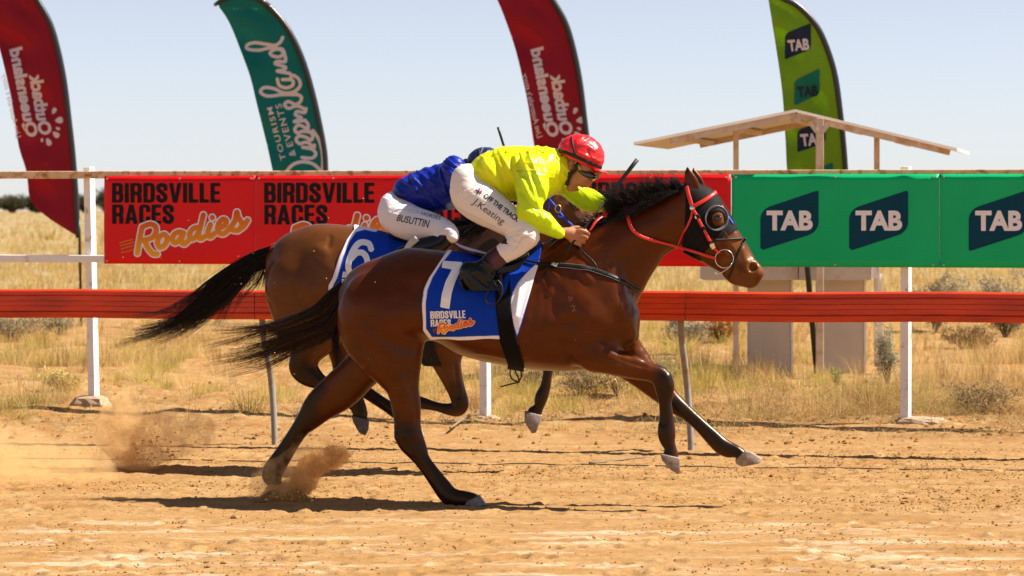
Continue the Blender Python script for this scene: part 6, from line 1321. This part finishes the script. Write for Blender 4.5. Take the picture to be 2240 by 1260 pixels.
# clods and pebbles
def clods(name, label, P, R, m, parent=None):
    n = len(P); ico = np.array([(0, 0, 1), (.89, 0, .3), (.28, .85, .35), (-.72, .53, .3), (-.72, -.53, .35), (.28, -.85, .3), (.72, .5, -.45), (-.28, .85, -.45), (-.89, 0, -.4), (-.28, -.85, -.45), (.72, -.5, -.45), (0, 0, -.9)])
    fc = np.array([(0, 1, 2), (0, 2, 3), (0, 3, 4), (0, 4, 5), (0, 5, 1), (1, 6, 2), (2, 7, 3), (3, 8, 4), (4, 9, 5), (5, 10, 1), (2, 6, 7), (3, 7, 8), (4, 8, 9), (5, 9, 10), (1, 10, 6), (11, 7, 6), (11, 8, 7), (11, 9, 8), (11, 10, 9), (11, 6, 10)])
    J = 1 + RNG.normal(0, .22, (n, 12, 1)); a = RNG.random(n) * 6.283; c, s = np.cos(a)[:, None], np.sin(a)[:, None]; X = ico[None] * J
    X = np.stack([X[..., 0] * c - X[..., 1] * s, X[..., 0] * s + X[..., 1] * c, X[..., 2] * .75], 2) * R[:, None, None] * (1 + RNG.normal(0, .2, (n, 1, 3)))
    V = (P[:, None, :] + X).reshape(-1, 3); Fc = (fc[None] + 12 * np.arange(n)[:, None, None]).reshape(-1, 3); return tag(make(name, V, Fc, m, parent, sm=False), label, kind="stuff")
def clod_field(n, y0, y1, dens, rmin, rmax, pw):
    x, y = spread(n, y0, y1, dens, 1, 1.25); R = rmin + (rmax - rmin) * RNG.random(len(x)) ** pw; return np.stack([x, y, gh(x, y) + R * .25], 1), R
cd = lambda x, y: (.15 + .85 * smooth(.42, .58, fbm(np.stack([x * .7, y * 2.4, np.full(len(x), 12.)], 1), 3))) * (.3 + .7 * smooth(15.2, 15.8, y))
P1, R1 = clod_field(75000, 12.2, 19.8, cd, .0018, .0085, 2.6); P2, R2 = clod_field(1800, 12.2, 19.8, cd, .006, .018, 3.0); P3, R3 = clod_field(9000, 20.0, 27, lambda x, y: .2 + .8 * smooth(.45, .58, fbm(np.stack([x * 1.1, y * 1.6, np.full(len(x), 2.)], 1), 3)), .004, .024, 3.0)
clods("dirt_clods", "small dry dirt clods strewn over the track and bank", np.vstack([P1, P2, P3]), np.concatenate([R1, R2, R3]), M_clod)

# shrubs: twigs and small leaves through the whole volume
def shrub(name, label, cat, group, px, py, hpx, wpx, leafc, nl, seed, ls=.03, Y=None, wood=True, tall=1.0):
    r = np.random.default_rng(seed); Y = Y or ground_Y(py); b = W(px, py, Y); b[2] = float(gh(b[0], b[1])); Hh, Wd = hpx * Y / F, wpx * Y / F; root = empty(name, b, label, cat, group)
    m = MB(); ends = []
    for k in range(11):
        a = r.random() * 6.283; e = b + [math.cos(a) * Wd * .42 * r.random() ** .5, math.sin(a) * Wd * .35 * r.random() ** .5, Hh * (.5 + .45 * r.random())]; q = (b + e) / 2 + r.normal(0, Wd * .05, 3); q[2] = b[2] + Hh * .35
        P = catmull(np.array([b - [0, 0, .05], q, e]), 3); m.tube(P, np.linspace(.012, .004, len(P)) * (Y / 35) * (1.6 if not wood else 1), 5); ends += [P[3], P[4], P[5], P[6]]
    m.build("stems" if False else "trunk", M_bark, root, sm=True)
    cl = np.array([np.array(e) + r.normal(0, 1, 3) * [Wd * .13, Wd * .12, Hh * .10] for e in ends for _ in range(2)]); cb = r.uniform(.65, 1.0, len(cl)); nl = int(nl * 1.6); i = r.integers(0, len(cl), nl); C = cl[i] + r.normal(0, 1, (nl, 3)) * [Wd * .075, Wd * .075, Hh * .06]; C[:, 2] = np.maximum(C[:, 2], b[2] + .02)
    u = r.normal(0, 1, (nl, 3)); u /= np.linalg.norm(u, axis=1)[:, None]; v = np.cross(u, r.normal(0, 1, (nl, 3))); v /= np.linalg.norm(v, axis=1)[:, None]; s = (ls * r.uniform(.5, 1.2, nl))[:, None]
    V = np.stack([C - u * s, C + v * s * .15, C + u * s, C - v * s * .15], 1).reshape(-1, 3); Q = np.arange(nl * 4).reshape(-1, 4)
    col = np.array(leafc)[r.integers(0, len(leafc), nl)] * cb[i][:, None] * r.uniform(.8, 1.2, nl)[:, None]
    make("crown", V, Q, M_leaf, root, col=np.clip(np.repeat(col, 4, 0), 0, 1), sm=False)
SALT = [(.38, .32, .21), (.33, .27, .17), (.42, .34, .21)]; DRYB = [(.36, .25, .13), (.28, .19, .10)]; OLV = [(.36, .31, .13), (.44, .36, .16)]; RUS = [(.42, .19, .04), (.48, .25, .07)]; TRE = [(.085, .080, .036), (.115, .100, .048)]
for i, (lab, px, py, hp_, wp_, lc, nl, ls) in enumerate((
    ("russet dry shrub left of the shelter's thin post", 1578, 748, 52, 70, RUS, 900, .05), ("grey saltbush between the rail post and the russet shrub", 1500, 756, 60, 90, SALT, 2600, .035), ("olive bush at the foot of the right rail post", 1445, 850, 56, 90, OLV, 900, .035),
    ("dark brown dead bush behind the leading horse's forelegs", 1268, 878, 62, 130, DRYB, 1000, .03), ("pale straw coloured bush beside the dark dead bush", 1350, 880, 64, 90, [(.55, .40, .18), (.46, .33, .15)], 700, .035), ("tall grey green shrub between the shelter and white fence post", 1945, 850, 150, 60, [(.44, .41, .27), (.50, .45, .31), (.36, .34, .20)], 1300, .028),
    ("broad grey saltbush just right of the white fence post", 2045, 740, 120, 130, SALT, 3400, .04), ("large grey saltbush at the right edge of view", 2200, 756, 130, 150, SALT, 3800, .04), ("low tan bush between the two grey saltbushes", 2115, 770, 56, 120, [(.42, .27, .11), (.36, .22, .09)], 800, .05),
    ("brown thicket by the left edge under the orange rail", 25, 752, 62, 150, DRYB + SALT, 2800, .035), ("small grey bush left of the left fence post", 130, 742, 46, 80, SALT, 1800, .03), ("tangled brown brush heap at the right fence foot", 2150, 915, 66, 170, DRYB + [(.40, .25, .11)], 1300, .03), ("green weed sprouting before the right counter panel", 1828, 848, 50, 30, [(.34, .36, .09), (.42, .40, .12)], 260, .022),
    ("grey bush glimpsed right of the middle fence post", 1160, 862, 80, 130, [(.46, .34, .18), (.38, .28, .14)], 1100, .03), ("yellow green tussock bush left of the left fence post's foot", 128, 858, 48, 74, [(.60, .47, .15), (.66, .50, .20)], 900, .035))):
    shrub("saltbush", lab, "shrub", "shrubs behind the fence", px, py, hp_, wp_, lc, nl, 100 + i, ls)
for i, (lab, px, hp_, wp_) in enumerate((("bushy dark tree on the horizon at the far left", 28, 34, 92), ("low dark tree on the horizon left of the crimson flag", 84, 24, 64), ("small dark tree on the horizon behind the left fence post", 186, 26, 60), ("round dark tree on the horizon beside the first red banner", 232, 40, 60), ("dark tree on the horizon beyond the left edge", -70, 32, 90))):
    shrub("tree", lab, "tree", "trees on the horizon", px, 466, hp_ + 14, wp_, TRE, 1500, 300 + i, .75, Y=640, wood=False)
# fallen twig and stick
for L, lab in (([(985, 936), (1008, 920), (1030, 905), (1068, 890)], "thin dead branch propped against the middle post's foot"), ([(1290, 1014), (1340, 1008), (1380, 1003), (1424, 1000)], "dark stick lying on the sand by the track wire")):
    P = []
    for i, (x, y) in enumerate(L):
        Y = ground_Y(y + (16 if "propped" in lab else 2)); q = W(x, y, Y); q[2] = max(q[2], float(gh(q[0], q[1])) + .008); P.append(q)
    m = MB(); m.tube(catmull(np.array(P), 4), np.linspace(.011, .004, 13), 6); tag(m.build("dead_branch", M_bark, sm=True), lab, "branch")

# ---------------------------------------------------------------- kicked-up dust
def dust(name, label, rows, Y, dens, nz, seed, h=.02, colr=(.96, .70, .36)):
    R = np.array([(*W(x, y, Y + yo), r * 1.22 * Y / F, ry * 1.2) for x, y, r, yo, ry in rows]); fl = Field((R[:, :3] - R[:, 3:].max(1)[:, None] * 1.3 - .05).min(0), (R[:, :3] + R[:, 3:].max(1)[:, None] * 1.3 + .05).max(0), h); fl.chain(R, .02, 3)
    V, Q = fl.mesh(); V = relax(V, Q, 2); N = normals(V, Q); V = V + N * ((fbm(V * nz + seed, 3) - .45) * .17)[:, None]; V[:, 2] = np.maximum(V[:, 2], .004)
    m = bpy.data.materials.new("airborne dust"); m.use_nodes = True; nt = m.node_tree; nt.nodes.remove(nt.nodes["Principled BSDF"]); L = nt.links.new
    v = node(nt, "ShaderNodeVolumePrincipled"); v.inputs["Color"].default_value = (*colr, 1); v.inputs["Anisotropy"].default_value = .2; L(v.outputs[0], nt.nodes["Material Output"].inputs["Volume"])
    tc = node(nt, "ShaderNodeTexCoord"); n = node(nt, "ShaderNodeTexNoise"); n.inputs["Scale"].default_value = nz * 1.9; n.inputs["Detail"].default_value = 7; n.inputs["Roughness"].default_value = .68; L(tc.outputs["Object"], n.inputs["Vector"])
    r = node(nt, "ShaderNodeMapRange"); r.inputs[1].default_value = .44; r.inputs[2].default_value = .74; r.inputs[3].default_value = 0; r.inputs[4].default_value = dens; L(n.outputs[0], r.inputs[0]); L(r.outputs[0], v.inputs["Density"])
    return tag(make(name, V, Q, m), label, kind="stuff")
dust("dust_cloud", "dust kicked up by the leading horse's hind hoof", [(585, 1090, 22, .05, .10), (615, 1080, 28, 0, .12), (650, 1058, 30, 0, .13), (690, 1026, 30, .02, .12), (722, 1004, 24, .04, .10), (742, 990, 14, .05, .07)], 16.30, 75, 7, 1.)
dust("dust_cloud", "pale dust trailing from the thrown dirt", [(560, 1085, 26, 0, .10), (600, 1045, 36, 0, .14), (650, 1015, 42, 0, .15), (690, 985, 40, 0, .14), (725, 965, 26, 0, .1)], 16.36, 11, 6, 4.)
dust("dust_cloud", "dust plume behind the rear horse", [(310, 1018, 24, 0, .12), (292, 1000, 32, 0, .15), (272, 980, 40, 0, .18), (258, 945, 44, 0, .2), (275, 905, 40, 0, .2), (285, 870, 24, 0, .15)], 18.1, 12, 5, 9.)
dust("dust_cloud", "thin dust drifting right of the plume", [(240, 1000, 26, 0, .2), (300, 985, 40, 0, .2), (350, 962, 50, 0, .22), (400, 950, 36, 0, .18), (445, 945, 20, 0, .1)], 18.2, 11, 5, 14.)
dust("dust_cloud", "low dust hanging over the left of the track", [(-160, 1010, 70, 0, .5), (-40, 1010, 76, 0, .5), (80, 1015, 66, 0, .45), (170, 1030, 44, 0, .35), (240, 1050, 20, 0, .2)], 17.3, 3.4, 2.5, 21., h=.04)
def thrown(cx, cy, sx, sy, n, Y, r0, r1, k): 
    px = RNG.normal(cx, sx, n); py = RNG.normal(cy, sy, n); return np.array([W(a, b, Y + RNG.normal(0, .12)) for a, b in zip(px, py)]), r0 + (r1 - r0) * RNG.random(n) ** k
def thrown2(path, sd_, n, Y, r0, r1):
    C = catmull(np.array(path, float), 12); i = RNG.integers(0, len(C), n); g = sd_ * (.55 + .9 * i / len(C)) * (.6 + RNG.exponential(.55, n)); px = C[i, 0] + RNG.normal(0, 1, n) * g; py = C[i, 1] + RNG.normal(0, .8, n) * g; return np.array([W(a, b, Y + RNG.normal(0, .09)) for a, b in zip(px, py)]), r0 + (r1 - r0) * RNG.random(n) ** 2.5
A_ = [thrown2([(625, 1088), (660, 1062), (700, 1030), (735, 1000), (748, 985)], 15, 7000, 16.3, .0008, .0032), thrown2([(600, 1086), (640, 1080), (660, 1070)], 14, 3000, 16.26, .0008, .0035), thrown2([(310, 1015), (270, 985), (250, 940), (262, 900)], 20, 4000, 18.1, .0008, .0035), thrown2([(310, 1000), (360, 970), (440, 945)], 18, 2500, 18.2, .0008, .003),thrown(335, 985, 38, 24, 150, 18.1, .002, .013, 2.5), thrown(300, 960, 70, 40, 130, 18.1, .0015, .006, 2), thrown(640, 1092, 32, 9, 200, 16.25, .002, .012, 2), thrown(725, 1000, 22, 20, 170, 16.3, .0015, .007, 2), thrown(660, 1045, 50, 30, 160, 16.3, .0015, .006, 2), thrown(560, 700, 120, 130, 60, 16.5, .0015, .005, 2), thrown(850, 760, 200, 160, 30, 15.8, .001, .004, 2)]
PP = np.vstack([a[0] for a in A_]); RR = np.concatenate([a[1] for a in A_]); k = PP[:, 2] > .012
clods("thrown_dirt", "dirt grains thrown into the air by the hooves", PP[k], RR[k], M_grain)
# mound of loose soil at the driving hoof
a, b = np.meshgrid(np.linspace(-1, 1, 30), np.linspace(-1, 1, 18), indexing='ij'); c = W(622, 1097, 16.28); X = c[0] + a * .20; Yy = 16.26 + b * .13; Z = .075 * np.clip(1 - a ** 2 - b ** 2, 0, 1) * (.5 + 1.1 * fbm(np.stack([X.ravel() * 14, Yy.ravel() * 14, X.ravel() * 0], 1), 3).reshape(X.shape)) - .004
i0 = (np.arange(29)[:, None] * 18 + np.arange(17)[None]).ravel(); tag(make("loose_soil", np.stack([X.ravel(), Yy.ravel(), Z.ravel()], 1), np.stack([i0, i0 + 18, i0 + 19, i0 + 1], 1), M_clod), "loose soil heaped up by the hind hoof", kind="stuff")
